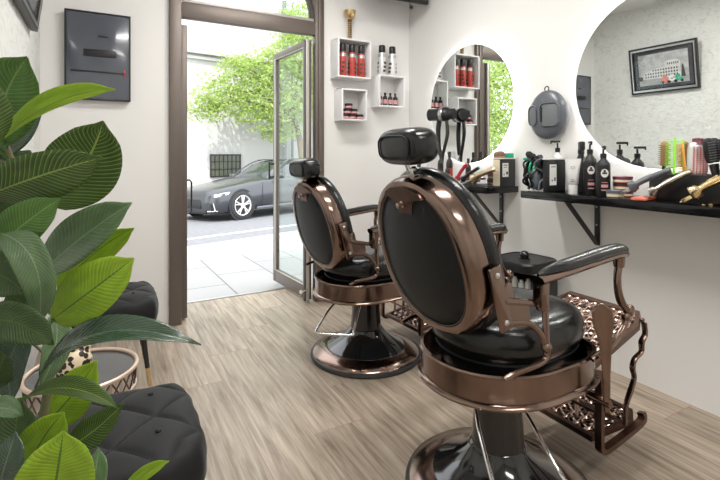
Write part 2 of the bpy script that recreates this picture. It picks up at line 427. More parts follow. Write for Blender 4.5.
bm = B(); cyl(bm, (-.02, -.02, .10), (-.10, -.06, .10), .011, 12); cyl(bm, (-.10, -.06, .10), (-.115, -.065, .10), .018, 12); obj('door_stop', bm, 'chrome', d1)
d2 = door_leaf('door_2', .40, 2.285, -1); d2.location = (.552, 3.79, .02); d2.rotation_euler = (0, 0, math.radians(3))
bm = B(); tube(bm, [(.02, .30, .78), (.105, .30, .78), (.118, .30, .80), (.118, .30, 1.04), (.105, .30, 1.06), (.02, .30, 1.06)], .0075, 8)
box(bm, (.03, .30, .92), (.02, .03, .34), .004); obj('door_handle', bm, 'black_metal', d2)

# ------------------------------------------------------------------ mirrors with a lit back rim
def mirror(Y, Z, r, label):
    t = thing('round_mirror', label, 'mirror', (XR, Y, Z), 0, None)
    bm = B(); lathe(bm, [(0, .030), (r-.004, .030), (r, .033), (r, .037), (r-.004, .040), (0, .040)], (0, 0, 0), 72, (-1, 0, 0)); obj('mirror_glass', bm, 'mirror', t, ang=4)
    bm = B(); rs = []
    for rr, h in ((r-.050, .006), (r-.022, .006), (r-.022, .026), (r-.050, .026)): rs.append([Vector((-h, rr*math.cos(2*PI*i/72), rr*math.sin(2*PI*i/72))) for i in range(72)])
    rs.append(rs[0]); rings(bm, rs, cap=False); obj('light_strip', bm, 'halo', t)
    bm = B(); lathe(bm, [(r-.055, 0), (r-.055, .030)], (0, 0, 0), 48, (-1, 0, 0)); obj('back_box', bm, 'white', t)
    return t
M['halo'] = emit('cool white light strip', (1., .99, .97), 9)
mirror(2.873, 1.71, .485, 'backlit round mirror above the farther shelf, showing the wall boxes and doorway')
mirror(1.385, 1.72, .500, 'backlit round mirror nearest the camera, reflecting the stucco wall and framed picture')

# ------------------------------------------------------------------ shelves on the mirror wall
def shelf(y0, y1, label, ys):
    t = thing('wall_shelf', label, 'shelf', (XR, (y0+y1)/2, 1.065), 0, None)
    h = (y1-y0)/2
    bm = B(); box(bm, (-.162, 0, -.0225), (.318, 2*h, .045), .003); obj('shelf_board', bm, 'shelf', t)
    for y in ys:
        y -= (y0+y1)/2
        bm = B(); box(bm, (-.008, y, -.185), (.012, .032, .28), .002); box(bm, (-.15, y, -.050), (.29, .030, .010), .002)
        tube(bm, [(-.285, y, -.052), (-.014, y, -.315)], .014, ry=.006, rect=True, side=(0, 1, 0)); br = obj('bracket', bm, 'black_metal', t)
        bm = B()
        for z in (-.09, -.20, -.30):
            bm = B(); lathe(bm, [(0, 0), (.006, 0), (.005, .004), (0, .005)], (-.014, y, z), 10, (-1, 0, 0)); obj('screw', bm, 'steel', br)
    return t
shelf(.50, 2.075, 'long black gloss wall shelf on angle brackets below the nearer round mirror', (1.757, .86))
shelf(2.375, 3.33, 'shorter black gloss wall shelf below the farther round mirror', (2.537, 3.15))
ST = 1.065

# ------------------------------------------------------------------ dark oval holder between the mirrors
t = thing('oval_holder', 'dark grey egg-shaped holder with two recesses hanging on wall between the mirrors', 'wall holder', (XR, 2.09, 1.565))
bm = B(); sell(bm, (-.045, 0, 0), (.045, .155, .165), 1., 1., 36, 20)
obj('shell', bm, 'grey_plastic', t)
def rrect(w_, h_, r_, n=6):
    out = []
    for cx, cy, a0 in ((w_-r_, h_-r_, 0), (-w_+r_, h_-r_, PI/2), (-w_+r_, -h_+r_, PI), (w_-r_, -h_+r_, 1.5*PI)):
        for i in range(n+1): out.append((cx+r_*math.cos(a0+PI/2*i/n), cy+r_*math.sin(a0+PI/2*i/n)))
    return out
def onshell(y, z, off): return Vector((-.045-.045*math.sqrt(max(.02, 1-(y/.155)**2-(z/.165)**2))-off, y, z))
for (cy, w_, h_) in ((.096, .040, .066), (-.042, .066, .074)):
    pl = rrect(w_, h_, .034); bm = B()
    rs = [[onshell(cy+p[0]*s_, -.003+p[1]*s_, off) for p in pl] for off, s_ in ((-.003, 1.12), (.006, 1.08), (.010, 1.03), (.008, .98), (-.002, .95))]
    rings(bm, rs, cap=False); ro = obj('recess', bm, 'grey_plastic', t)
    bm = B(); rs = [[onshell(cy+p[0]*s_, -.003+p[1]*s_, .0015) for p in pl] for s_ in (.97, .75, .5, .25, .02)]
    rings(bm, rs); obj('recess_pad', bm, 'grey_light', ro)
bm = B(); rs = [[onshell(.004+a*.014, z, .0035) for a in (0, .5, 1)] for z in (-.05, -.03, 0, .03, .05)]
rings(bm, rs, cap=False, closed=False); obj('painted_shade_strip', bm, 'black', t)  # black strip painted in for the shade inside the recess edge
bm = B(); tube(bm, [(-.04+.0, .010+.016*math.cos(2*PI*i/14), .175+.017*math.sin(2*PI*i/14)) for i in range(14)], .004, 6, closed=True); obj('hanging_loop', bm, 'black', t)

# ------------------------------------------------------------------ electrical panel on street wall
t = thing('electrical_panel', 'dark grey smoked plastic fuse box cover on wall left of the door', 'fuse box', (-.028, YF, 1.985))
bm = B(); box(bm, (0, -.02, 0), (.40, .04, .615), .008); obj('panel_body', bm, 'grey_plastic', t)
bm = B(); pts = []
nx, nz = 10, 16
g = [[Vector((-.19+.38*i/nx, -.045-.018*math.sin(PI*i/nx)*math.sin(PI*j/nz)-.004*math.sin(7*i/nx+3*j/nz), -.295+.59*j/nz)) for i in range(nx+1)] for j in range(nz+1)]
vs = [[bm.verts.new(p) for p in rw] for rw in g]
for j in range(nz):
    for i in range(nx): bm.faces.new((vs[j][i], vs[j][i+1], vs[j+1][i+1], vs[j+1][i]))
obj('panel_cover', bm, 'smoked', t) if 'smoked' in M else obj('panel_cover', bm, mat('smoked plastic', (.075, .085, .11), .16, coat=.8), t)
bm = B(); tube(bm, [(-.197, -.044, -.305), (.197, -.044, -.305), (.197, -.044, .305), (-.197, -.044, .305)], .006, closed=True, rect=True, side=(0, 1, 0)); obj('panel_rim', bm, 'black', t)
bm = B(); box(bm, (.01, -.062, .02), (.20, .006, .05), .002); box(bm, (.0, -.058, -.11), (.33, .005, .012), .002); box(bm, (.03, -.064, .14), (.06, .005, .012), .002); obj('window_slot', bm, 'black', t)
bm = B(); box(bm, (.16, -.055, -.11), (.010, .01, .05), .002); obj('red_latch', bm, 'crimson', t)

# ------------------------------------------------------------------ white wall boxes
def wall_box(x0, x1, z0, z1, label, depth=.16):
    t_ = .014; w_ = (x1-x0); h_ = (z1-z0)
    o = thing('wall_box', label, 'shelf', ((x0+x1)/2, YF, (z0+z1)/2), 0, None)
    bm = B()
    box(bm, (0, -depth/2, h_/2-t_/2), (w_, depth, t_), .0015); box(bm, (0, -depth/2, -h_/2+t_/2), (w_, depth, t_), .0015)
    for s_ in (-1, 1): box(bm, (s_*(w_/2-t_/2), -depth/2, 0), (t_, depth, h_-2*t_), .0015)
    obj('box_frame', bm, 'white', o)
    bm = B(); box(bm, (0, -.004, 0), (w_-2*t_, .006, h_-2*t_)); obj('back_board', bm, 'wall', o)
    return o
wall_box(1.792, 2.130, 1.978, 2.325, 'white square wall box holding three tall red spray cans')
wall_box(1.83, 2.088, 1.598, 1.880, 'smallest white wall box holding stacked red and black wax tins')
wall_box(2.215, 2.500, 1.738, 2.035, 'white wall box with a row of little bottles inside and two cans on top')
YB1 = YF-.075
def can(loc, r, h, body, cap, name, label, cat, group=None, bands=True, capn='cap'):
    o = thing(name, label, cat, loc, random.uniform(0, 6), group)
    bm = B(); lathe(bm, [(r*.92, 0), (r, .006), (r, h*.72), (r*.93, h*.745), (r*.6, h*.76)], n=18); obj('can_body', bm, body, o)
    bm = B(); lathe(bm, [(r*.80, h*.745), (r*.84, h*.76), (r*.82, h*.97), (r*.7, h), (0, h)], n=16); obj(capn, bm, cap, o)
    bm = B(); lathe(bm, [(r*1.01, h*.60), (r*1.01, h*.70)], n=18, cap=False)
    obj('top_band', bm, 'steel', o)
    bm = B()
    for k_ in range(3):
        a = k_*2*PI/3
        for zz in (.15, .28, .41):
            box(bm, (r*math.cos(a+zz)*1.0, r*math.sin(a+zz)*1.0, h*zz), (.004, r*.7, h*.07), 0, RZ(a+zz))
    obj('print', bm, 'can_dark', o)
    return o
for i, (x, lb) in enumerate(((1.870, 'red spray can with black cap, leftmost of three in the wall box'), (1.965, 'red spray can with black cap, middle of three in the wall box'), (2.060, 'red spray can with black cap, rightmost of three in the wall box'))):
    can((x, YB1-.02, 1.992), .034, .295, 'red', 'black', 'spray_can', lb, 'spray can', 'red spray cans in the wall box')
for x, lb in ((2.290, 'white and silver spray can with black cap, left of the pair on the wall box'), (2.405, 'white and silver spray can with black cap, right of the pair on the wall box')):
    can((x, YB1-.01, 2.035), .038, .285, 'can_white', 'black', 'spray_can', lb, 'spray can', 'white spray cans on top of a wall box')
def bottle(loc, r, h, name, label, cat, group=None, body='black', lab='red', scale=1, pump=False):
    o = thing(name, label, cat, loc, 0, group)
    bm = B(); lathe(bm, [(r*.9, 0), (r, .004), (r, h*.60), (r*.85, h*.70), (r*.36, h*.78), (r*.36, h*.84)], n=18); obj('bottle_body', bm, body, o)
    bm = B(); lathe(bm, [(r*.5, h*.82), (r*.5, h*.98), (r*.4, h), (0, h)], n=14); obj('cap', bm, 'black', o)
    bm = B(); lathe(bm, [(r*1.02, h*.16), (r*1.02, h*.48)], n=18, cap=False); obj('label_band', bm, lab, o)
    return o
M['label_pink'] = mat('pale pink label', (.62, .33, .33), .5, noise=.5, nscale=70)
for i, (x, lb) in enumerate(((2.262, 'first'), (2.318, 'second'), (2.376, 'third'), (2.432, 'fourth'))):
    bottle((x, YB1-.02, 1.752), .022, .125, 'small_bottle', 'little black bottle with pink label, %s from the left in wall box' % lb, 'bottle', 'little bottles in the wall box', lab='label_pink')
def tin(loc, r, h, label, group, body='burgundy', lid='black', band='label_pink', cat='tin'):
    o = thing('wax_tin', label, cat, loc, 0, group)
    bm = B(); lathe(bm, [(r*.95, 0), (r, .003), (r, h*.6)], n=20); obj('tin_body', bm, body, o)
    bm = B(); lathe(bm, [(r*1.04, h*.6), (r*1.04, h*.96), (r*.98, h), (0, h)], n=20); obj('lid', bm, lid, o)
    bm = B(); lathe(bm, [(r*1.012, h*.15), (r*1.012, h*.48)], n=20, cap=False); obj('label_band', bm, band, o)
    return o
for x, z, lb in ((1.885, 0, 'bottom row at left'), (1.960, 0, 'bottom row in the middle'), (2.035, 0, 'bottom row at right'), (1.905, .047, 'second layer at left'), (1.978, .047, 'second layer at right'), (1.925, .094, 'top of the pile')):
    tin((x, YB1-.03, 1.612+z), .035, .046, 'dark red wax tin in the small wall box, '+lb, 'wax tins in the small wall box')
o = tag(obj('thin_booklet', (lambda b_: (box(b_, (0, 0, .002), (.15, .10, .004), .001, RZ(.2)), b_)[-1])(B()), 'black', loc=(1.905, YF-.09, 1.880)), 'thin dark booklet lying on top of the smallest wall box', 'booklet')
o = tag(obj('folded_card', (lambda b_: (box(b_, (0, 0, .003), (.12, .08, .006), .001, RZ(-.2)), b_)[-1])(B()), 'white', loc=(2.025, YF-.08, 1.880)), 'folded white card lying on top of the smallest wall box', 'card')
# brass goblet
t = thing('brass_goblet', 'brass cup on a slim ribbed stem standing on the red can box', 'goblet', (1.955, YF-.07, 2.325)); t.scale = (1, 1, 1.18)
bm = B(); lathe(bm, [(.030, 0), (.030, .006), (.018, .012), (.018, .155), (.022, .165)], n=20); obj('stem', bm, 'bronze_dark', t)
bm = B()
for k_ in range(9): lathe(bm, [(.0185, .02+k_*.014), (.0215, .025+k_*.014), (.0185, .030+k_*.014)], n=18, cap=False)
obj('ribs', bm, 'brass', t)
bm = B(); lathe(bm, [(.016, .160), (.036, .175), (.050, .20), (.056, .232), (.051, .232), (.045, .202), (.030, .182), (0, .178)], n=26); obj('cup', bm, 'brass', t)
# television in the upper corner
t = thing('television', 'black flat television near the ceiling above the wall boxes', 'television', (2.285, 3.42, 2.872), math.radians(-4))
bm = B(); box(bm, (0, 0, 0), (.66, .035, .40), .008); obj('bezel', bm, 'black', t)
bm = B(); box(bm, (0, -.0185, .005), (.63, .002, .36)); obj('screen', bm, 'darkglass', t)
bm = B(); box(bm, (0, .175, 0), (.10, .33, .12), .01); obj('wall_mount', bm, 'black_metal', t)
o = obj('hanging_cable', (lambda b_: (tube(b_, [(2.44, 3.43, 2.69), (2.44, 3.43, 2.66), (2.445, 3.43, 2.63)], .003, 6, smooth=4), box(b_, (2.452, 3.43, 2.635), (.03, .012, .03), .003, RY(.6)), b_)[-1])(B()), 'black'); tag(o, 'short black cable and plug dangling below the television', 'cable')

# ------------------------------------------------------------------ framed picture on the stucco wall
t = thing('framed_picture', 'black and silver framed black-and-white city print with coloured scooters on stucco wall', 'picture', (XL+.004, 2.885, 2.01), 0)
t.rotation_euler = (0, math.radians(8), 0)
Wp, Hp = .73, .54
bm = B(); tube(bm, [(.018, -Wp/2+.012, .012), (.018, Wp/2-.012, .012), (.018, Wp/2-.012, Hp-.012), (.018, -Wp/2+.012, Hp-.012)], .016, ry=.012, closed=True, rect=True, side=(1, 0, 0)); obj('outer_frame', bm, 'black_metal', t)
bm = B(); tube(bm, [(.022, -Wp/2+.032, .032), (.022, Wp/2-.032, .032), (.022, Wp/2-.032, Hp-.032), (.022, -Wp/2+.032, Hp-.032)], .012, ry=.010, closed=True, rect=True, side=(1, 0, 0)); obj('silver_slip', bm, 'steel', t)
bm = B(); tube(bm, [(.020, -Wp/2+.05, .05), (.020, Wp/2-.05, .05), (.020, Wp/2-.05, Hp-.05), (.020, -Wp/2+.05, Hp-.05)], .010, ry=.008, closed=True, rect=True, side=(1, 0, 0)); obj('inner_frame', bm, 'black', t)
bm = B(); box(bm, (.010, 0, Hp/2), (.008, Wp-.09, Hp-.09)); obj('mat_board', bm, mat('charcoal mat', (.055, .057, .068), .6), t)
pr_ = mat('print grey sky', (.42, .42, .42), .4, noise=.8, nscale=11)
# print: y axis of picture runs toward -Y of the room on the far side; building tall at low-Y side
u0, u1, v0, v1 = -.245, .245, .105, .435
bm = B(); box(bm, (.016, 0, (v0+v1)/2), (.003, u1-u0, v1-v0)); pp = obj('print', bm, pr_, t); pp.scale = (1, 1.08, 1.08); pp.location = (0, 0, .27*(1-1.08))
bm = B()
def P3(u_, v_, d_=.0185): return (d_, u_, v_)
def flat(bm, pts, d_): bm.faces.new([bm.verts.new(P3(a, b_, d_)) for a, b_ in pts])
flat(bm, [(.20, .17), (.19, .24), (.10, .275), (-.02, .285), (-.02, .33), (-.06, .345), (-.14, .345), (-.17, .32), (-.17, .17)], .0184); obj('old_building', bm, mat('print pale grey', (.60, .60, .59), .5, noise=.3, nscale=30), pp)
bm = B()
for rw in range(3):
    for k_ in range(13):
        uu = .175-k_*.026; vv_ = .185+rw*.033
        if rw == 2 and uu > .10: continue
        flat(bm, [(uu-.007, vv_), (uu+.007, vv_), (uu+.007, vv_+.014), (uu, vv_+.021), (uu-.007, vv_+.014)], .0188)
for k_ in range(6):
    uu = -.05-k_*.02; flat(bm, [(uu-.005, .30), (uu+.005, .30), (uu+.005, .318), (uu, .324), (uu-.005, .318)], .0188)
flat(bm, [(-.175, .16), (-.215, .16), (-.200, .27), (-.192, .29), (-.182, .27)], .0189)
flat(bm, [(.245, .16), (.21, .16), (.205, .19), (.22, .21), (.245, .205)], .0189)
obj('dark_arches', bm, mat('print dark grey', (.05, .05, .05), .5), pp)
bm = B(); flat(bm, [(.245, .105), (-.245, .105), (-.245, .165), (.245, .175)], .0187); obj('street', bm, mat('print street grey', (.34, .34, .34), .5, noise=.5, nscale=14), pp)
for (uu, mm, nm_) in ((-.02, 'coral', 'red_scooter'), (-.085, 'white_plastic', 'white_scooter'), (-.150, 'green', 'green_scooter')):
    bm = B()
    flat(bm, [(uu+.040, .125), (uu-.038, .125), (uu-.040, .150), (uu-.022, .158), (uu-.006, .145), (uu+.012, .145), (uu+.018, .185), (uu+.028, .190), (uu+.036, .150)], .0196)
    lathe(bm, [(0, 0), (.017, 0), (.017, .0008), (0, .0008)], (.0194, uu+.002, .176), 12, (1, 0, 0))
    so = obj(nm_, bm, mm, pp)
    bm = B()
    for dd in (.028, -.028): lathe(bm, [(0, 0), (.014, 0), (.014, .001), (0, .001)], (.0198, uu+dd, .122), 14, (1, 0, 0))
    obj('scooter_wheels', bm, 'black', so)
bm = B(); box(bm, (.0235, 0, Hp/2), (.002, Wp-.11, Hp-.11)); obj('picture_glass', bm, 'glass_clear', t)

# ------------------------------------------------------------------ barber chair (faces +X, origin on the floor under the column)
def dshape(xr, xf, y, n=48, cx=0., nf=3.6):
    out = []
    for i in range(n):
        a = 2*PI*i/n; c_, s_ = math.cos(a), math.sin(a)
        if c_ >= 0: x = xf*abs(c_)**(2/nf); yy = y*math.copysign(abs(s_)**(2/nf), s_)
        else: x = -xr*abs(c_)**(2/2.1); yy = y*math.copysign(abs(s_)**(2/2.1), s_)
        out.append((cx+x, yy))
    return out
def make_chair(label):
    t = thing('barber_chair', label, 'barber chair', (0, 0, 0), 0, 'vintage barber chairs')
    bm = B(); lathe(bm, [(.30, 0), (.355, .002), (.360, .010), (.354, .022), (.343, .026), (.30, .026)], n=72); obj('rubber_rim', bm, 'rubber', t)
    bm = B(); lathe(bm, [(.345, .024), (.336, .036), (.250, .062), (.240, .062), (.240, .04)], n=72); obj('base_ring', bm, 'bronze', t)
    bm = B(); lathe(bm, [(.252, .056), (.250, .064), (.225, .078), (.17, .108), (.130, .142), (.112, .165), (.106, .175)], n=64); obj('base_dome', bm, 'black_gloss', t)
    bm = B(); lathe(bm, [(.112, .160), (.110, .172), (.100, .182), (.092, .30), (.090, .46)], n=48); obj('column', bm, 'black_gloss', t)
    bm = B(); cyl(bm, (-.09, -.03, .425), (-.13, -.11, .425), .008); tube(bm, [(-.10, -.04, .425), (-.22, -.11, .42), (-.375, -.34, .372), (-.38, -.37, .365), (-.36, -.39, .362), (-.22, -.455, .362), (-.195, -.45, .366), (-.185, -.42, .372), (-.06, -.16, .425), (-.02, -.08, .425)], .0065, 10, smooth=3)
    obj('pump_lever', bm, 'chrome', t)
    bm = B(); box(bm, (0, 0, .448), (.30, .22, .03), .006); cyl(bm, (-.14, -.10, .43), (-.14, -.10, .46), .012); cyl(bm, (-.16, .10, .43), (-.16, .10, .46), .012); obj('seat_plate', bm, 'black_metal', t)
    # apron
    def ring(s_, z, d_=0.): return [Vector((x*1., y, z)) for x, y in dshape(.305+s_, .335+s_, .270+s_)]
    bm = B(); rs = [ring(-.04, .450), ring(.004, .450), ring(.012, .453), ring(.015, .460), ring(.011, .467), ring(0, .472), ring(0, .552), ring(.005, .555), ring(.007, .561), ring(.003, .567), ring(-.008, .567), ring(-.010, .560), ring(-.010, .50), ring(-.06, .50)]
    rings(bm, rs, cap=True); obj('seat_apron', bm, 'bronze', t)
    # seat cushion
    def cr_(s_, z): return [Vector((.012+x*s_, y*s_, z)) for x, y in dshape(.262, .315, .238, 56, nf=2.6)]
    bm = B(); rings(bm, [cr_(.90, .52), cr_(.94, .555), cr_(.965, .572), cr_(.955, .578), cr_(.985, .590), cr_(1.03, .615), cr_(1.045, .640), cr_(1.03, .668), cr_(.985, .692), cr_(.90, .708), cr_(.75, .716), cr_(.5, .718), cr_(.2, .716), cr_(.02, .715)]); sc_ = obj('seat_cushion', bm, 'leather', t, ang=60)
    bm = B(); tube(bm, [tuple(p) for p in cr_(.960, .576)], .004, 6, closed=True); obj('piping', bm, 'leather_dull', sc_)
    # backrest
    al = math.radians(15); U = Vector((-math.sin(al), 0, math.cos(al))); W = Vector((math.cos(al), 0, math.sin(al))); Yv = Vector((0, 1, 0)); O = Vector((-.372, 0, .942))
    def oval(a, b_, w, n=56, ex=2.25, dv=0.):
        out = []
        for i in range(n):
            th = 2*PI*i/n; c_, s_ = math.cos(th), math.sin(th)
            y = a*math.copysign(abs(c_)**(2/ex), c_); v = b_*math.copysign(abs(s_)**(2/ex), s_)
            y *= 1-.05*v/b_
            out.append(O+Yv*y+U*(v+dv)+W*w)
        return out
    bm = B(); rings(bm, [oval(.215, .238, .015), oval(.220, .243, -.004), oval(.226, .249, -.012), oval(.241, .262, -.013), oval(.257, .275, -.006), oval(.265, .281, .008), oval(.268, .284, .018), oval(.270, .286, .058), oval(.268, .284, .064), oval(.20, .24, .064)])
    obj('back_shell', bm, 'bronze', t)
    bm = B(); rings(bm, [oval(.2205, .2435, .004), oval(.218, .241, -.006), oval(.17, .22, -.017), oval(.12, .16, -.025), oval(.06, .08, -.029), oval(.01, .012, -.030)]); bp_ = obj('back_panel', bm, 'leather_dull', t, ang=60)
    bm = B(); tube(bm, [tuple(p) for p in oval(.221, .244, -.007)], .0045, 6, closed=True); obj('piping', bm, 'leather', bp_)
    bm = B(); rings(bm, [oval(.25, .27, .060), oval(.270, .288, .065), oval(.280, .298, .080), oval(.280, .298, .096), oval(.270, .288, .112), oval(.252, .270, .121), oval(.246, .264, .118), oval(.225, .24, .133), oval(.15, .16, .143), oval(.01, .012, .145)]); obj('back_cushion', bm, 'leather', t, ang=60)
    # tongue with knob
    half = [(0, .156), (.028, .156), (.039, .163), (.045, .182), (.052, .203), (.066, .214), (.090, .219), (.112, .222), (.100, .238), (.06, .254), (0, .260)]
    poly = half+[(-a, b_) for a, b_ in reversed(half[1:-1])]
    bm = B(); prism(bm, poly, O-W*.018, Yv, U, .012); tg = obj('back_latch', bm, 'bronze_dark', t)
    bm = B(); lathe(bm, [(.012, 0), (.012, .006), (.006, .008), (.006, .014), (.010, .018), (.010, .024), (0, .027)], O+U*.200-W*.024, 16, tuple(-W)); obj('knob', bm, 'lattice', tg)
    # headrest
    hc = Vector((-.43, 0, 1.327))
    bm = B(); sell(bm, hc, (.062, .125, .064), .62, .55, 36, 18, RY(math.radians(-6))); hr = obj('headrest', bm, 'leather', t, ang=60)
    bm = B(); rs = []
    pl = [Vector((-.0600, .090*math.copysign(abs(math.cos(2*PI*i/40))**.55, math.cos(2*PI*i/40)), .040*math.copysign(abs(math.sin(2*PI*i/40))**.55, math.sin(2*PI*i/40)))) for i in range(40)]
    tube(bm, [hc+RY(math.radians(-6)) @ p for p in pl], .0035, 6, closed=True); obj('piping', bm, 'leather_dull', hr)
    bm = B(); cyl(bm, hc+Vector((.0, 0, -.055)), hc+Vector((.03, 0, -.12)), .013, 14); lathe(bm, [(.022, 0), (.024, .008), (.014, .016)], hc+Vector((.022, 0, -.085)), 16); box(bm, hc+Vector((.035, 0, -.125)), (.03, .07, .05), .006, RY(-al)); obj('headrest_post', bm, 'chrome', t)
    for s_ in (-1, 1):
        y = s_*.285
        # strap between backrest and side frame
        bm = B(); box(bm, (-.282, s_*.284, .855), (.050, .014, .21), .005, RY(-al)); box(bm, (-.24, s_*.276, .825), (.06, .012, .13), .004, RY(-al)); st_ = obj('back_bracket', bm, 'bronze', t)
        for dz in (-.075, .075):
            bm = B(); lathe(bm, [(.009, 0), (.009, .003), (.006, .006), (0, .007)], (-.282-dz*math.sin(al), s_*.291, .855+dz), 12, (0, s_, 0)); obj('bolt', bm, 'steel', st_)
        bm = B()
        tube(bm, [(-.265, y, .845), (-.17, y, .826), (-.11, y, .818), (-.070, y, .838)], [.014, .011, .011, .013], 8, smooth=4, ry=.008, side=(0, 0, 1))
        tube(bm, [(-.265, y, .775), (-.17, y, .762), (-.12, y, .732), (-.085, y, .690), (-.074, y, .66)], [.014, .011, .011, .012, .015], 8, smooth=4, ry=.008, side=(0, 0, 1))
        prism(bm, [(-.262, .855), (-.262, .765), (-.17, .752), (-.155, .78), (-.165, .836)], (0, y, 0), (1, 0, 0), (0, 0, 1), .010)
        tube(bm, [(-.075, y, .90), (-.078, y, .80), (-.074, y, .66)], [.015, .012, .014], 8, smooth=4, ry=.010, side=(1, 0, 0))
        sell(bm, (-.072, y, .665), (.020, .016, .018), .9, .9, 14, 8)
        tube(bm, [(-.07, y, .66), (-.073, y, .636), (-.095, y, .620), (-.15, y, .614), (-.21, y, .612), (-.262, y*.98, .600)], [.016, .013, .010, .008, .008, .010], 8, smooth=4, ry=.010, side=(0, 1, 0))
        obj('side_frame', bm, 'bronze', t)
        # armrest
        yo = s_*.292
        bm = B()
        tube(bm, [(-.128, yo, .893), (-.02, yo, .903), (.15, yo, .920), (.30, yo, .934), (.345, yo, .930)], [.030, .030, .030, .030, .022], 10, smooth=5, ry=.016, side=(0, 1, 0))
        box(bm, (-.108, yo, .845), (.036, .048, .09), .012); box(bm, (-.100, yo, .805), (.034, .036, .03), .008)
        tube(bm, [(.312, yo, .925), (.314, yo, .885)], [.024, .018], 12, ry=.018)
        ar_ = obj('armrest', bm, 'bronze', t)
        bm = B(); P = smooth_path([(-.122, yo, .908), (-.04, yo, .920), (.08, yo, .932), (.20, yo, .944), (.30, yo, .950), (.342, yo, .942)], 5)
        k_ = len(P); rr = [.030*min(1, (math.sin(PI*min(1, (i+.6)/k_*2.2)/2 if (i/k_) < .45 else PI/2))+.12) if i < k_*.5 else .032*(1 if i < k_*.85 else max(.35, 1-(i-k_*.85)/(k_*.22))) for i in range(k_)]
        tube(bm, P, rr, 14, ry=[.017*r_/.032+.004 for r_ in rr], side=(0, 1, 0)); obj('arm_pad', bm, 'leather', ar_)
        bm = B()
        tube(bm, [(.313, yo, .89), (.304, yo, .85), (.308, yo, .80), (.326, yo, .755), (.352, yo, .725), (.366, yo, .708)], [.015, .013, .014, .017, .015, .012], 10, smooth=5, ry=.013, side=(0, 1, 0))
        sell(bm, (.376, yo, .712), (.022, .018, .024), .8, .8, 14, 8); sell(bm, (.358, yo, .694), (.018, .016, .018), .9, .9, 12, 8)
        tube(bm, [(.358, yo, .694), (.345, yo, .660), (.30, yo, .625), (.25, yo, .598), (.18, y*.96, .565)], [.012, .011, .013, .013, .012], 10, smooth=5, ry=.011, side=(0, 1, 0))
        obj('arm_post', bm, 'bronze', t)
    # reclining lever on the -Y side
    bm = B(); tube(bm, [(.205, -.315, .39), (.202, -.315, .52), (.192, -.318, .63), (.178, -.32, .71), (.168, -.32, .755), (.162, -.32, .780)], [.010, .014, .021, .036, .034, .008], 12, smooth=5, ry=[.007, .008, .009, .010, .009, .005], side=(.8, -.6, 0))
    cyl(bm, (.205, -.24, .42), (.205, -.33, .42), .013); obj('recline_lever', bm, 'bronze', t)
    # leg rest and foot rest with cast lattice
    def lattice(nm_, o, ux, L1, w2, nx_, ny_, th=.010, rim=.016):
        """plate in the plane of ux and Y, length L1 along ux, half width w2"""
        ux = Vector(ux).normalized(); nz_ = ux.cross(Yv).normalized(); o = Vector(o)
        bm = B(); P = lambda a, b_, c_=0.: o+ux*a+Yv*b_+nz_*c_
        cor = [P(0, -w2*.86), P(0, w2*.86), P(L1*.8, w2), P(L1, w2*.85), P(L1, -w2*.85), P(L1*.8, -w2)]
        tube(bm, cor, rim*.7, closed=True, rect=True, side=tuple(nz_)); fr = obj(nm_, bm, 'bronze_dark', t)
        bm = B()
        dx, dy = L1/nx_, 2*w2*.9/ny_
        for i in range(nx_):
            for j in range(ny_):
                c_ = P((i+.5)*dx, -w2*.9+(j+.5)*dy); r_ = min(dx, dy)*.44
                tube(bm, [c_+ux*r_*math.cos(2*PI*k_/14)+Yv*r_*math.sin(2*PI*k_/14) for k_ in range(14)], th*.55, 5, closed=True)
                a0 = random.choice((0, PI/2))
                tube(bm, [c_+ux*r_*math.cos(a0+PI/4)+Yv*r_*math.sin(a0+PI/4), c_, c_+ux*r_*math.cos(a0+PI/4+PI)+Yv*r_*math.sin(a0+PI/4+PI)], th*.38, 5)
        for j in range(ny_+1):
            tube(bm, [P(0.004, -w2*.9+j*dy), P(L1-.004, -w2*.9+j*dy)], th*.3, 4)
        obj('lattice', bm, 'lattice', fr)
        bm = B(); prism(bm, [(0, -w2*.86), (0, w2*.86), (L1*.8, w2), (L1, w2*.85), (L1, -w2*.85), (L1*.8, -w2)], o-nz_*(.006 if nz_.z > 0 else -.006), ux, Yv, .004); obj('backing_plate', bm, 'bronze', fr)
        return fr
    lattice('leg_rest', (.33, 0, .455), (.33, 0, .155), .365, .195, 6, 8)
    lattice('foot_rest', (.33, 0, .185), (.33, 0, .03), .27, .20, 5, 7)
    for s_ in (-1, 1):
        y = s_*.215
        bm = B(); tube(bm, [(.27, y, .475), (.315, y, .44), (.315, y, .20), (.325, y, .165), (.36, y, .155), (.55, y, .185), (.602, y, .205), (.605, y*.97, .228)], .014, 8, smooth=3, ry=.010, side=(0, 1, 0), rect=True)
        obj('foot_rest_arm', bm, 'bronze_dark', t)
        bm = B(); tube(bm, [(.64, y*.93, .590), (.640, y*.95, .545), (.615, y*.95, .515), (.612, y*.95, .475), (.565, y*.95, .455), (.550, y*.95, .42), (.562, y*.95, .38), (.535, y*.95, .33), (.505, y*.95, .28), (.495, y*.95, .205)], [.013, .012, .014, .011, .012, .013, .011, .013, .011, .012], 8, smooth=4, ry=.009, side=(0, 1, 0))
        obj('leg_rest_link', bm, 'bronze', t)
    bm = B(); cyl(bm, (.645, -.195, .597), (.645, .195, .597), .009); obj('cross_rod', bm, 'bronze_dark', t)
    bm = B(); cyl(bm, (.50, -.21, .205), (.50, .21, .205), .009); obj('cross_rod', bm, 'bronze_dark', t)
    bm = B(); cyl(bm, (.30, -.215, .45), (.30, .215, .45), .010); obj('cross_rod', bm, 'bronze_dark', t)
    bm = B(); cyl(bm, (.315, -.215, .30), (.315, .215, .30), .006); obj('cross_rod', bm, 'bronze_dark', t)
    bm = B(); tube(bm, [(.20, -.10, .45), (.33, -.10, .40), (.34, -.10, .24)], .008, 8, smooth=3); obj('support_rod', bm, 'lattice', t)
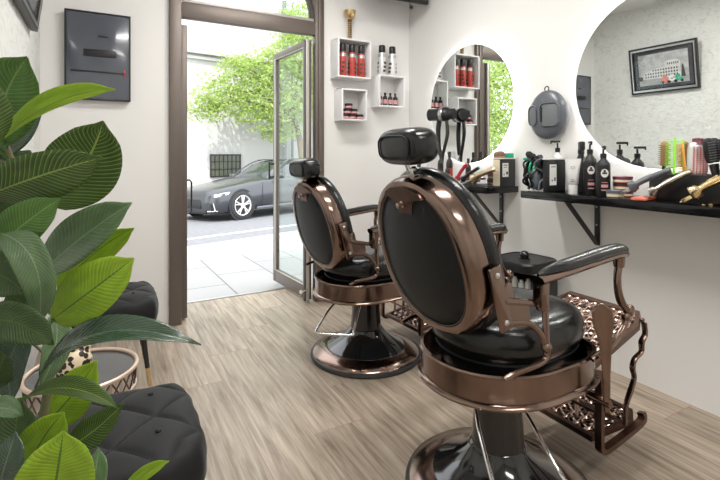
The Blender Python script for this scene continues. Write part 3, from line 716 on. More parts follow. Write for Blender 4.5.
    bm = B(); tube(bm, [(.20, .10, .45), (.33, .10, .40), (.34, .10, .24)], .008, 8, smooth=3); obj('support_rod', bm, 'lattice', t)
    return t
ch = make_chair('nearer vintage barber chair in black leather and copper, standing before the nearer round mirror')
ch.location = (1.347, 1.307, 0)
ch2 = dup(ch, (1.478, 2.605, 0), math.radians(3), 'farther vintage barber chair in black leather and copper, standing by the open glass door')
# the farther chair is pumped down a little: everything carried by its column sits lower and further back
for o in ch2.children:
    if o.name.split('.')[0] not in ('rubber_rim', 'base_ring', 'base_dome', 'column'):
        o.location = (-.01, 0, -.042)
    else: o.location = (.022, 0, 0)
for o in ch2.children:
    if o.name.split('.')[0] in ('headrest', 'headrest_post'): o.location = (.015, 0, -.115)
    if o.name.split('.')[0] in ('back_shell', 'back_panel', 'back_cushion', 'back_latch'): o.location = (.015, 0, -.078)
    if o.name.split('.')[0] == 'pump_lever': o.rotation_euler = (0, 0, math.radians(-14))
    if o.name.split('.')[0] == 'column': o.scale = (1, 1, .87); o.location = (.022, 0, .02)

# ------------------------------------------------------------------ things on the shelves
def hair_dryer():
    t = thing('hair_dryer', 'black hair dryer standing upright in a forked holder behind the near headrest', 'hair dryer', (2.515, 3.08, ST), math.radians(12)); t.scale = (1, 1, 1.03)
    bm = B(); lathe(bm, [(.036, -.12), (.050, -.115), (.052, -.03), (.058, -.02), (.058, .05), (.050, .07), (.044, .075), (.044, .12), (.036, .122), (0, .11)], (0, 0, .555), 28, (.2, -1, 0)); b_ = obj('barrel', bm, 'black', t)
    bm = B(); lathe(bm, [(.0585, -.005), (.0600, 0), (.0600, .02), (.0585, .025)], (0, 0, .555), 28, (.2, -1, 0), cap=False); obj('chrome_band', bm, 'steel', b_)
    bm = B(); tube(bm, [(0, .02, .52), (0, .035, .42), (0, .03, .30), (0, .01, .22)], [.026, .022, .020, .018], 12, smooth=4, ry=.018); obj('handle', bm, 'black', t)
    bm = B(); tube(bm, [(0, -.055, .50), (0, -.065, .40), (0, -.04, .30), (0, -.01, .20), (0, 0, .01)], [.014, .016, .014, .014, .012], 10, smooth=4); lathe(bm, [(.075, 0), (.075, .012), (.02, .02)], n=24); obj('holder', bm, 'black_metal', t)
    bm = B(); tube(bm, [(0, .01, .21), (.02, .04, .12), (.01, .09, .02), (-.04, .10, .008), (-.07, .05, .008)], .004, 6, smooth=5); obj('cord', bm, 'black', t)
hair_dryer()
def clipper(loc, rz, pitch, L, body, label, name='hair_clipper', group='clippers resting on the shelves', blade='steel', k=1.):
    """clipper body along +X local, raised at its far end"""
    t = thing(name, label, 'hair clipper', loc, rz, group)
    R = RY(-pitch); bm = B()
    P = [R @ Vector((x, 0, z))+Vector((0, 0, .028*k)) for x, z in ((.0, 0), (.03*k, .004), (L*.35, .006), (L*.65, .004), (L*.92, 0), (L, -.002))]
    tube(bm, P, [.017*k, .022*k, .019*k, .018*k, .020*k, .012*k], 14, smooth=5, ry=[.018*k, .026*k, .024*k, .022*k, .022*k, .012*k], side=(0, 1, 0)); obj('clipper_body', bm, body, t)
    bm = B(); box(bm, R @ Vector((-.014*k, 0, 0))+Vector((0, 0, .022*k)), (.03*k, .040*k, .012*k), .002, R)
    for i in range(7): box(bm, R @ Vector((-.031*k, (-.018+.006*i)*k, .001))+Vector((0, 0, .022*k)), (.010*k, .0028*k, .004*k), 0, R)
    obj('blade', bm, blade, t)
    bm = B(); tube(bm, [R @ Vector((.02*k, .018*k, .012*k))+Vector((0, 0, .022*k)), R @ Vector((.055*k, .026*k, .012*k))+Vector((0, 0, .022*k))], .004*k, 6); box(bm, R @ Vector((L*.5, 0, .020*k))+Vector((0, 0, .022*k)), (.035*k, .010*k, .006*k), .002, R); obj('taper_switch', bm, blade, t)
    return t
# farther shelf (y from 2.40 to 3.33)
CL = 'clippers on the farther shelf'
bm = B(); box(bm, (2.46, 2.60, ST+.002), (.20, .30, .004), .001); tag(obj('rubber_mat', bm, 'rubber'), 'black rubber mat under the clippers on the farther shelf', 'mat')
clipper((2.385, 2.735, ST+.008), -1.2, 1.0, .15, 'crimson', 'red clipper propped upright, leftmost clipper on the farther shelf', group=CL, blade='crimson')
clipper((2.375, 2.665, ST+.008), -1.25, .62, .17, 'black', 'black clipper leaning between the red and gold ones on the farther shelf', group=CL)
clipper((2.375, 2.56, ST+.008), -1.25, .40, .21, 'goldpale', 'pale gold clipper leaning on the farther shelf beside the black card box', group=CL, blade='silver', k=1.45)
clipper((2.46, 2.60, ST+.008), -1.0, .75, .15, 'pinkish', 'pale pink trimmer leaning behind the black clipper on farther shelf', group=CL)
clipper((2.45, 2.66, ST+.008), -.2, .10, .13, 'silver', 'short silver trimmer lying flat behind the pale gold clipper', group=CL)
bottle((2.45, 2.90, ST), .026, .255, 'spray_bottle', 'tall black bottle with red label at the left of the farther shelf clippers', 'bottle')
bottle((2.56, 2.80, ST), .022, .20, 'lotion_bottle', 'short black bottle with dark red band beside the hair dryer holder', 'bottle', lab='burgundy')
bottle((2.38, 2.84, ST), .020, .16, 'lotion_bottle', 'small black bottle behind the near headrest on the farther shelf', 'bottle', lab='label_pink')
bm = B(); box(bm, (0, 0, .13), (.055, .07, .26), .004); tag(obj('white_box', bm, 'white', loc=(2.45, 3.215, ST)), 'tall white carton near the far end of the farther shelf', 'box')
bm = B(); box(bm, (0, 0, .12), (.05, .05, .25), .004); tag(obj('black_box', bm, 'black', loc=(2.45, 3.285, ST)), 'tall black carton at the far end of the farther shelf', 'box')
bottle((2.44, 3.0, ST), .024, .25, 'pump_bottle', 'black bottle between hair dryer and white carton on farther shelf', 'bottle', lab='can_dark')
# tin stack by clippers + black card box
for z in range(3):
    tin((2.58, 2.555-.003*z, ST+.045*z), .040, .044, 'dark brown pomade tin beside the black card box, %s of its stack' % ('bottom', 'middle', 'topmost')[z], 'pomade tins by the card box', body='can_dark', lid='burgundy', band='silver')
t = thing('card_box', 'black box with white label and yellow side at the right end of farther shelf', 'box', (2.555, 2.415, ST), 0)
bm = B(); box(bm, (0, 0, .100), (.155, .066, .20), .003); obj('box_body', bm, 'black', t)
bm = B(); box(bm, (-.0785, 0, .10), (.003, .062, .19)); obj('yellow_edge', bm, 'cream', t)
bm = B(); box(bm, (0, 0, .203), (.160, .070, .008), .002); obj('lid', bm, 'white_plastic', t)
bm = B(); box(bm, (-.025, -.034, .120), (.058, .002, .10), 0); lb = obj('label_panel', bm, 'label', t)
for c_, s_ in (((-.010, -.0355, .098), (.018, .001, .020)), ((-.040, -.0355, .088), (.009, .001, .009)), ((-.025, -.0355, .155), (.040, .001, .006)), ((-.025, -.0355, .140), (.034, .001, .004))):
    bm = B(); box(bm, c_, s_); obj('label_print', bm, 'can_dark', lb)
t = thing('neck_brush', 'brown bristle brush head lying on top of the black card box', 'brush', (2.515, 2.425, ST+.2075), 0)
bm = B(); sell(bm, (0, 0, .022), (.044, .036, .026), .8, 1, 24, 12); obj('bristles', bm, mat('brown bristles', (.22, .13, .09), .8, noise=.4, nscale=80), t)
bm = B(); lathe(bm, [(.040, 0), (.042, .006), (.036, .010)], n=24); obj('brush_rim', bm, 'wood', t)
bm = B(); lathe(bm, [(.033, 0), (.035, .006), (.035, .030), (.030, .034), (0, .034)], n=24); tag(obj('green_jar', bm, 'green', loc=(2.600, 2.415, ST+.2075)), 'small bright green lid standing on top of the black card box', 'jar lid')
# nearer shelf (y from .50 to 2.075)
t = thing('cable_bundle', 'tangle of black and green cables with clips at the left end of nearer shelf', 'cables', (2.43, 2.035, ST+.004)); t.scale = (1, .85, 1)
rnd = random.Random(3)
for k_ in range(16):
    bm = B(); y0 = -.068+.0085*k_; p = [(rnd.uniform(-.06, .05), y0+rnd.uniform(-.025, .025), z_) for z_ in (.006, .05, .10, .16, .20, .17, .09, .03)]
    tube(bm, p, .0075, 7, smooth=6); obj('cable', bm, 'green' if k_ in (6, 9, 11, 12) else ('grey_plastic' if k_ in (0, 4, 10) else 'black'), t)
for (x_, y_, z_, a_) in ((-.02, .02, .22, .5), (.0, -.02, .20, -.4), (.02, -.045, .15, .9)):
    bm = B(); box(bm, (x_, y_, z_), (.045, .075, .035), .012, RX(a_)); cyl(bm, (x_-.03, y_, z_), (x_+.03, y_, z_), .014); obj('plug', bm, 'black', t)
bm = B(); sell(bm, (0, -.03, .07), (.045, .028, .07), .7, .8, 16, 10); obj('cable_reel', bm, 'grey_plastic', t)
t = thing('card_box', 'black box with white lid and white label beside the cable tangle on nearer shelf', 'box', (2.487, 1.937, ST), 0)
bm = B(); box(bm, (0, 0, .100), (.17, .036, .20), .003); obj('box_body', bm, 'black', t)
bm = B(); box(bm, (0, 0, .204), (.176, .042, .010), .003); obj('lid', bm, 'white_plastic', t)
bm = B(); box(bm, (-.035, -.019, .105), (.062, .002, .130)); lb = obj('label_panel', bm, 'label', t)
for c_, s_ in (((-.020, -.0205, .078), (.012, .001, .022)), ((-.045, -.0205, .070), (.010, .001, .010)), ((-.035, -.0205, .155), (.040, .001, .005))):
    bm = B(); box(bm, c_, s_); obj('label_print', bm, 'can_dark', lb)
def pump(loc, r, h, body, label, name='pump_bottle', group=None, sq=False, top='black', lab=None, rz=.3):
    t = thing(name, label, 'bottle', loc, rz, group)
    bm = B(); lathe(bm, [(r*.92, 0), (r, .006), (r, h*.58), (r*.94, h*.64), (r*.42, h*.72), (r*.38, h*.76)], n=24); obj('bottle_body', bm, body, t)
    bm = B(); lathe(bm, [(r*.46, h*.75), (r*.46, h*.83), (r*.16, h*.84), (r*.16, h*.93)], n=14); box(bm, (-.012, 0, h*.96), (r*1.7, .016, .014), .004); box(bm, (-.012-r*.85, 0, h*.945), (.008, .012, .022), .003); obj('pump_head', bm, top, t)
    if lab:
        bm = B(); lathe(bm, [(0, .0), (.019, .0), (.019, .001), (0, .001)], (-r-.0006, 0, h*.45), 24, (-1, 0, 0), sy=1.25)
        e_ = obj('oval_emblem', bm, 'label', t)
        bm = B(); box(bm, (-r-.0022, 0, h*.45), (.001, .024, .010)); lathe(bm, [(0, 0), (.007, 0), (.007, .001), (0, .001)], (-r-.0018, 0, h*.45+.012), 12, (-1, 0, 0)); obj('emblem_mark', bm, 'can_dark', e_)
        bm = B(); box(bm, (-r-.0008, 0, h*.20), (.0015, .034, .016)); box(bm, (-r-.0008, 0, h*.12), (.0015, .034, .006)); box(bm, (-r-.0008, 0, h*.27), (.0015, .030, .003)); obj('red_lettering', bm, 'label_pink', t)
    return t
PB = 'black pump bottles on the nearer shelf'
pump((2.475, 1.685, ST), .036, .315, 'black', 'black pump bottle with white oval emblem, left one of the pair on nearer shelf', lab=True, group=PB, rz=.75)
pump((2.455, 1.590, ST), .036, .285, 'black', 'black pump bottle with white oval emblem, right one of the pair on nearer shelf', lab=True, group=PB, rz=.75)
pump((2.598, 1.998, ST), .034, .33, 'can_white', 'clear whitish pump bottle standing behind the white-lidded box', name='clear_bottle', rz=-.8)
t = thing('spray_bottle', 'black trigger spray bottle between the clear bottle and pump bottles', 'bottle', (2.60, 1.83, ST), .8)
bm = B(); lathe(bm, [(.032, 0), (.034, .005), (.034, .17), (.028, .20), (.016, .23), (.016, .245)], n=20); obj('bottle_body', bm, 'black', t)
bm = B(); box(bm, (-.012, 0, .285), (.075, .030, .055), .008); cyl(bm, (-.045, 0, .295), (-.062, 0, .295), .009); tube(bm, [(-.035, 0, .27), (-.045, 0, .235), (-.035, 0, .205)], .006, 8, smooth=3); lathe(bm, [(.019, .235), (.019, .262)], n=16); obj('trigger_head', bm, 'black', t)
t = thing('cream_tube', 'silver white cream tube standing on its cap in front of the boxes', 'tube', (2.415, 1.752, ST), .55)
bm = B(); rs = [[Vector((a*math.cos(2*PI*i/24), b_*math.sin(2*PI*i/24), z_)) for i in range(24)] for a, b_, z_ in ((.024, .024, .055), (.026, .028, .06), (.020, .034, .12), (.010, .041, .18), (.003, .044, .20), (.003, .044, .208))]
rings(bm, rs); obj('tube_body', bm, 'can_white', t)
bm = B(); lathe(bm, [(.024, 0), (.025, .004), (.025, .052), (.020, .056)], n=24); obj('cap', bm, 'white_plastic', t)
bm = B(); tube(bm, [(-.017, .010*math.cos(2*PI*i/16), .155+.008*math.sin(2*PI*i/16)) for i in range(16)], .0012, 5, closed=True); box(bm, (-.0245, 0, .075), (.001, .024, .004)); box(bm, (-.0245, 0, .085), (.001, .018, .003)); obj('tube_mark', bm, 'grey_light', t)
for z in range(3):
    tin((2.52-.003*z, 1.515, ST+.038*z), .048, .036, 'red and gold pomade tin by the round mirror edge, %s of its stack' % ('bottom', 'middle', 'topmost')[z], 'pomade tins by the pump bottles', body='red', lid=('burgundy', 'can_dark', 'burgundy')[z], band='cream')
t = tin((2.42, 1.50, ST), .042, .040, 'grey lidded jar in front of the pomade tins', None, body='silver', lid='grey_plastic', band='cream')
bm = B(); box(bm, (0, 0, .012), (.20, .07, .014), .004, RZ(.2))
o = tag(obj('flat_comb', bm, 'coral', loc=(2.41, 1.335, ST)), 'coral red plastic comb lying under the black clipper', 'comb')
for (x_, y_, lb) in ((2.43, 1.22, 'middle bronze'), (2.40, 1.44, 'black')):
    pass
CN = 'clippers on the nearer shelf'
clipper((2.362, 1.385, ST+.026), -1.2, .52, .20, 'grey_plastic', 'black and grey clipper leaning on the tool organizer, leftmost on the nearer shelf', group=CN, k=1.25)
clipper((2.365, 1.285, ST+.008), -1.22, .62, .20, 'silver', 'silver bronze clipper leaning on the tool organizer, middle of nearer shelf', group=CN, blade='silver', k=1.15)
clipper((2.358, 1.10, ST+.010), -1.22, .60, .22, 'gold', 'large gold clipper leaning on the tool organizer, right part of nearer shelf', group=CN, blade='gold', k=1.4)
clipper((2.37, .94, ST+.001), -1.2, .06, .17, 'gold', 'gold trimmer lying flat to the right of the large gold clipper', group=CN, blade='gold', k=1.1)
bm = B(); tube(bm, [(-.05, 0, .006), (.0, .01, .010), (.06, 0, .006)], .008, 8, smooth=3); box(bm, (.0, .03, .004), (.10, .012, .008), .002)
tag(obj('gold_scissors', bm, 'gold', loc=(2.42, 1.03, ST)), 'gold scissors lying beside the large gold clipper', 'scissors')
# organizer
t = thing('tool_organizer', 'black tool organizer full of brushes and combs below nearer mirror', 'organizer', (2.545, 1.135, ST), 0)
bm = B()
W_, L_2, H_ = .17, .42, .135
for a in (-1, 1): box(bm, (a*(W_/2-.004), 0, H_/2), (.008, L_2, H_), .002)
for i in range(5): box(bm, (0, -L_2/2+.004+i*(L_2-.008)/4, H_/2), (W_-.016, .006, H_-.002), .001)
box(bm, (0, 0, .004), (W_-.016, L_2, .008)); obj('organizer_body', bm, 'black', t)
def up(loc, tilt, rz, name, label, cat, fn, group=None):
    t = thing(name, label, cat, loc, rz, group); t.rotation_euler = (tilt, 0, rz); fn(t); return t
def round_brush(bcol, core, hcol, r=.030, nb=10):
    def f(t):
        bm = B(); lathe(bm, [(.010, 0), (.012, .06), (.009, .12)], n=14); obj('handle', bm, hcol, t)
        bm = B(); lathe(bm, [(r*.7, .12), (r*.74, .125), (r*.74, .235), (r*.5, .245), (0, .25)], n=20); obj('barrel', bm, core, t)
        bm = B()
        for k_ in range(nb):
            for j in range(14):
                a = 2*PI*j/14+k_*.2; z_ = .128+k_*.0108
                cyl(bm, (r*.7*math.cos(a), r*.7*math.sin(a), z_), (r*1.12*math.cos(a), r*1.12*math.sin(a), z_+.001), .0022, 4)
        o_ = obj('bristles', bm, bcol, t); o_['kind'] = 'stuff'
    return f
OZ = ST+.009
up((2.52, 1.305, OZ+.045), .02, 0, 'round_brush', 'round wooden bristle brush standing in the organizer, leftmost brush', 'brush', round_brush('wood', 'wood', 'black', .024))
def comb(col, H1=.30, w_=.035):
    def f(t):
        bm = B(); box(bm, (0, -w_/2+.005, H1/2), (.005, .010, H1), .002)
        for k_ in range(int(H1/.0075)-2): box(bm, (0, .004, .012+k_*.0075), (.0035, w_-.010, .0030))
        obj('comb_body', bm, col, t)
    return f
up((2.48, 1.262, OZ), .04, .3, 'comb', 'lime green comb standing in the organizer', 'comb', comb('lime', .31, .045))
up((2.53, 1.230, OZ), -.01, .3, 'comb', 'second lime green comb, in front of the orange one in the organizer', 'comb', comb('lime', .30, .036))
up((2.53, 1.205, OZ), -.10, .3, 'comb', 'orange comb standing in the organizer beside the lime ones', 'comb', comb('orange', .285, .036))
def vent(t):
    bm = B(); lathe(bm, [(.012, 0), (.014, .10), (.018, .13)], n=14); obj('handle', bm, 'pinkish', t)
    bm = B(); sell(bm, (0, 0, .20), (.030, .042, .085), .45, .7, 24, 14); hd = obj('brush_head', bm, 'can_white', t)
    bm = B()
    for k_ in range(5):
        for z_ in [.135+.010*q for q in range(13)]:
            lathe(bm, [(.0035, 0), (.0022, .012), (0, .013)], (-.026, -.026+k_*.013, z_), 5, (-1, 0, 0))
    o_ = obj('red_pins', bm, 'red_flat', hd); o_['kind'] = 'stuff'
    bm = B(); lathe(bm, [(.030, .270), (.022, .285), (.022, .300), (0, .305)], n=18, sy=1.1); obj('end_cap', bm, 'burgundy', hd)
up((2.50, 1.145, OZ), .02, .75, 'paddle_brush', 'white brush with red pins standing upright in the organizer', 'brush', vent)
def blackbrush(t):
    bm = B(); tube(bm, [(0, 0, 0), (0, 0, .14), (0, .004, .18)], [.009, .010, .012], 10); sell(bm, (0, .006, .245), (.014, .024, .06), .6, .7, 16, 10); obj('brush_body', bm, 'black', t)
    bm = B()
    for k_ in range(3):
        for z_ in range(8): cyl(bm, (-.012, -.008+.013*k_, .20+.012*z_), (-.026, -.008+.013*k_, .20+.012*z_), .0018, 4)
    o_ = obj('bristles', bm, 'grey_light', t); o_['kind'] = 'stuff'
up((2.585, 1.085, OZ), -.06, .5, 'styling_brush', 'black brush tilting in the organizer beside the red-pinned brush', 'brush', blackbrush)
up((2.50, 1.055, OZ), -.16, 1.1, 'styling_brush', 'second black brush, tilting more, in the organizer', 'brush', blackbrush)
up((2.58, 1.03, OZ), .05, .2, 'styling_brush', 'third black brush standing straight at the back of the organizer', 'brush', blackbrush)
def burg(t):
    bm = B(); lathe(bm, [(.010, 0), (.012, .13)], n=12); obj('handle', bm, 'black', t)
    bm = B(); sell(bm, (0, 0, .225), (.026, .028, .095), .4, .7, 22, 12); obj('brush_head', bm, 'burgundy', t)
up((2.53, .985, OZ), -.08, .4, 'round_brush', 'dark burgundy brush standing at the right end of the organizer', 'brush', burg)
up((2.53, .955, OZ), -.02, .4, 'comb', 'black comb standing at the right end of the organizer', 'comb', comb('black', .27, .035))

# ------------------------------------------------------------------ black device behind the near chair
t = thing('sterilizer_cabinet', 'black cabinet with rounded top and ball knob standing against wall behind the near chair', 'cabinet', (2.44, 2.13, 0), math.radians(6))
def rr(w_, h_, r_, z_, dx=0, dy=0): return [Vector((dx+a, dy+b_, z_)) for a, b_ in rrect(w_, h_, r_)]
bm = B(); rings(bm, [rr(.15, .155, .08, .545), rr(.165, .17, .09, .552), rr(.168, .173, .09, .60), rr(.160, .165, .085, .612), rr(.152, .157, .08, .614), rr(.148, .153, .08, .608), rr(.02, .02, .01, .608)]); obj('top_lid', bm, 'black', t)
bm = B(); sell(bm, (0, 0, .632), (.030, .030, .028), .9, 1, 20, 12); lathe(bm, [(.036, .606), (.036, .614), (.02, .62)], n=20); obj('knob', bm, 'black_gloss', t)
bm = B()
for a in (-1, 1): box(bm, (0, a*.145, .285), (.28, .012, .52), .003)
box(bm, (.135, 0, .285), (.012, .28, .52), .003)
for z_ in (.05, .22, .40): box(bm, (0, 0, z_), (.27, .28, .010), .002)
obj('cabinet_body', bm, 'black', t)
for a in (-1, 1):
    for c_ in (-1, 1):
        bm = B(); cyl(bm, (a*.11, c_*.125, 0), (a*.11, c_*.125, .035), .014, 10); obj('foot', bm, 'rubber', t)
for k_, (y_, h_, m_) in enumerate(((-.10, .10, 'can_white'), (-.045, .08, 'label'), (.01, .09, 'white_plastic'), (.07, .10, 'can_white'))):
    bm = B(); lathe(bm, [(.020, 0), (.020, h_*.8), (.012, h_*.85), (.012, h_), (0, h_)], n=14)
    o = tag(obj('cabinet_bottle', bm, m_, loc=(2.36, 2.13+y_, .406)), 'white bottle on the open upper shelf of the black cabinet, %s' % ('nearest the camera', 'second from the near side', 'third from the near side', 'farthest from the camera')[k_], 'bottle', 'bottles in the black cabinet')

# ------------------------------------------------------------------ stools
def stool(loc, rz, label, w_=.235, top=.50):
    t = thing('velvet_stool', label, 'stool', loc, rz, 'tufted velvet stools')
    bm = B(); n = 56; th = .125
    def sq(u_, v_):   # square to rounded square
        r_ = max(abs(u_), abs(v_)); l = math.hypot(u_, v_) or 1
        k_ = (1-.30*(max(0, (l/r_-1)/.4142) if r_ > 0 else 0)**2*r_**3*.42)
        return u_*k_*w_, v_*k_*w_
    def hh(u_, v_):
        a, b_ = (u_+v_)*1.0+.5, (u_-v_)*1.0+.5
        puff = (abs(math.sin(PI*a))*abs(math.sin(PI*b_)))**.30
        e = 1-max(abs(u_), abs(v_))**7
        return top-.028+.020*puff*max(.35, e)+.016*e**.5
    G = [[None]*(n+1) for _ in range(n+1)]
    for j in range(n+1):
        for i in range(n+1):
            u_, v_ = 2*i/n-1, 2*j/n-1; x, y = sq(u_, v_)
            G[j][i] = bm.verts.new((x, y, hh(u_, v_)))
    for j in range(n):
        for i in range(n): bm.faces.new((G[j][i], G[j][i+1], G[j+1][i+1], G[j+1][i]))
    edge = [G[0][i] for i in range(n)]+[G[j][n] for j in range(n)]+[G[n][n-i] for i in range(n)]+[G[n-j][0] for j in range(n)]
    prev = edge; top_co = [v.co.copy() for v in edge]
    for s_, z_ in ((1.035, -.018), (1.06, -.050), (1.06, -.090), (1.03, -.122), (.97, -.138)):
        cur = [bm.verts.new((c_.x*(s_+.008*math.cos(i*PI/7)*(1 if z_ > -.09 else 0)), c_.y*(s_+.008*math.cos(i*PI/7)*(1 if z_ > -.09 else 0)), top-.02+z_)) for i, c_ in enumerate(top_co)]
        for i in range(len(edge)): bm.faces.new((prev[i], prev[(i+1) % len(edge)], cur[(i+1) % len(edge)], cur[i]))
        prev = cur
    bm.faces.new(prev)
    st_ = obj('seat', bm, 'velvet', t, ang=75)
    for a in range(-1, 2):
        for b_ in range(-1, 2):
            bm = B(); u_, v_ = (a+b_)/2., (a-b_)/2.
            if max(abs(u_), abs(v_)) < .8:
                x, y = sq(u_, v_); sell(bm, (x, y, hh(u_, v_)+.002), (.009, .009, .005), 1, 1, 12, 6); obj('tuft_button', bm, 'velvet', st_)
    for a in (-1, 1):
        for b_ in (-1, 1):
            bm = B(); p0 = Vector((a*.155, b_*.155, top-.155)); p1 = Vector((a*.195, b_*.195, 0)); m_ = p0+(p1-p0)*.72
            cyl(bm, p0, m_, .017, 14, .0125); lg = obj('leg', bm, 'black_metal', t)
            bm = B(); cyl(bm, m_, p1, .0127, 14, .010); obj('gold_tip', bm, 'gold', lg)
    bm = B(); box(bm, (0, 0, top-.163), (.36, .36, .018), .004); obj('seat_base', bm, 'black', t)
    return t
s1 = stool((.022, 1.545, 0), 0, 'black tufted velvet stool beside the big plant, nearest the camera')
s2 = dup(s1, (.035, 3.03, 0), 0, 'black tufted velvet stool against street wall left of the door')

# ------------------------------------------------------------------ small lattice side table and spotted ornament
t = thing('side_table', 'low round side table with rose gold lattice rim and dark glass top between the stools', 'side table', (-.075, 2.24, 0))
Rt = .205; zt = .40
bm = B(); tube(bm, [(Rt*math.cos(2*PI*i/48), Rt*math.sin(2*PI*i/48), zt) for i in range(48)], .009, 10, closed=True); obj('top_ring', bm, 'rattan', t)
bm = B(); tube(bm, [(Rt*.97*math.cos(2*PI*i/48), Rt*.97*math.sin(2*PI*i/48), zt-.085) for i in range(48)], .006, 8, closed=True); obj('lower_ring', bm, 'rattan', t)
bm = B()
for i in range(24):
    a0 = 2*PI*i/24; a1 = 2*PI*(i+1)/24
    for p, q in ((a0, a1), (a1, a0)):
        tube(bm, [(Rt*math.cos(p), Rt*math.sin(p), zt-.004), (Rt*.97*math.cos(q), Rt*.97*math.sin(q), zt-.083)], .0032, 5)
obj('lattice_band', bm, 'bronze_dark', t)
bm = B(); lathe(bm, [(0, zt-.012), (Rt-.006, zt-.012), (Rt-.006, zt-.006), (0, zt-.006)], n=48); obj('glass_top', bm, 'darkglass', t)
for k_ in range(4):
    a = PI/4+k_*PI/2; bm = B(); tube(bm, [(Rt*.95*math.cos(a), Rt*.95*math.sin(a), zt-.085), (Rt*.70*math.cos(a), Rt*.70*math.sin(a), .20), (Rt*.85*math.cos(a), Rt*.85*math.sin(a), .004)], .006, 8, smooth=4); obj('leg', bm, 'rattan', t)
bm = B(); tube(bm, [(Rt*.72*math.cos(2*PI*i/32), Rt*.72*math.sin(2*PI*i/32), .20) for i in range(32)], .005, 6, closed=True); obj('stretcher_ring', bm, 'rattan', t)
t = thing('spotted_ornament', 'cream and dark spotted ceramic ornament with two upright prongs on the side table', 'ornament', (-.10, 2.14, zt-.006), .3); t.scale = (1.3, 1.3, 1.32)
bm = B(); sell(bm, (0, 0, .055), (.050, .045, .055), .8, 1, 24, 14)
for a in (-1, 1):
    tube(bm, [(a*.020, 0, .09), (a*.032, 0, .13), (a*.036, 0, .17), (a*.030, 0, .195)], [.022, .020, .019, .012], 12, smooth=4)
sell(bm, (0, -.004, .125), (.030, .024, .030), .9, 1, 16, 10)
obj('ornament_body', bm, 'leopard', t, ang=60)
bm = B(); lathe(bm, [(.040, 0), (.042, .006), (.034, .012)], n=24); obj('ornament_foot', bm, 'black', t)

# ------------------------------------------------------------------ ficus
t = thing('rubber_plant', 'large potted rubber plant with broad glossy leaves in the left foreground', 'plant', (-.14, 1.03, 0))
PX = Vector((-.14, 1.03, 0))
bm = B(); lathe(bm, [(.095, 0), (.10, .006), (.135, .28), (.14, .29), (.138, .30), (.128, .30), (.124, .27), (0, .265)], n=36); obj('pot', bm, 'ceramic', t)
bm = B(); lathe(bm, [(.126, .262), (.10, .275), (0, .282)], n=30); obj('soil', bm, 'soil', t)
stemA = [(-.145, 1.045, .26), (-.135, 1.05, .50), (-.119, 1.052, .694), (-.099, 1.055, .80), (-.088, 1.06, .906), (-.086, 1.078, 1.014), (-.108, 1.091, 1.112), (-.142, 1.105, 1.249), (-.165, 1.09, 1.33), (-.17, 1.08, 1.37)]
stemB = [(-.175, 1.01, .26), (-.185, 1.0, .50), (-.19, .99, .70), (-.188, 1.0, .85), (-.19, 1.0, 1.0), (-.18, .99, 1.15), (-.175, .98, 1.27)]
def loc_(p): return Vector(p)-PX
SP = []
for st_ in (stemA, stemB):
    bm = B(); tube(bm, [loc_(p) for p in st_], [.010-.0006*i for i in range(len(st_))], 10, smooth=4); obj('stem', bm, 'stemgreen', t)
    SP += smooth_path(st_, 6)
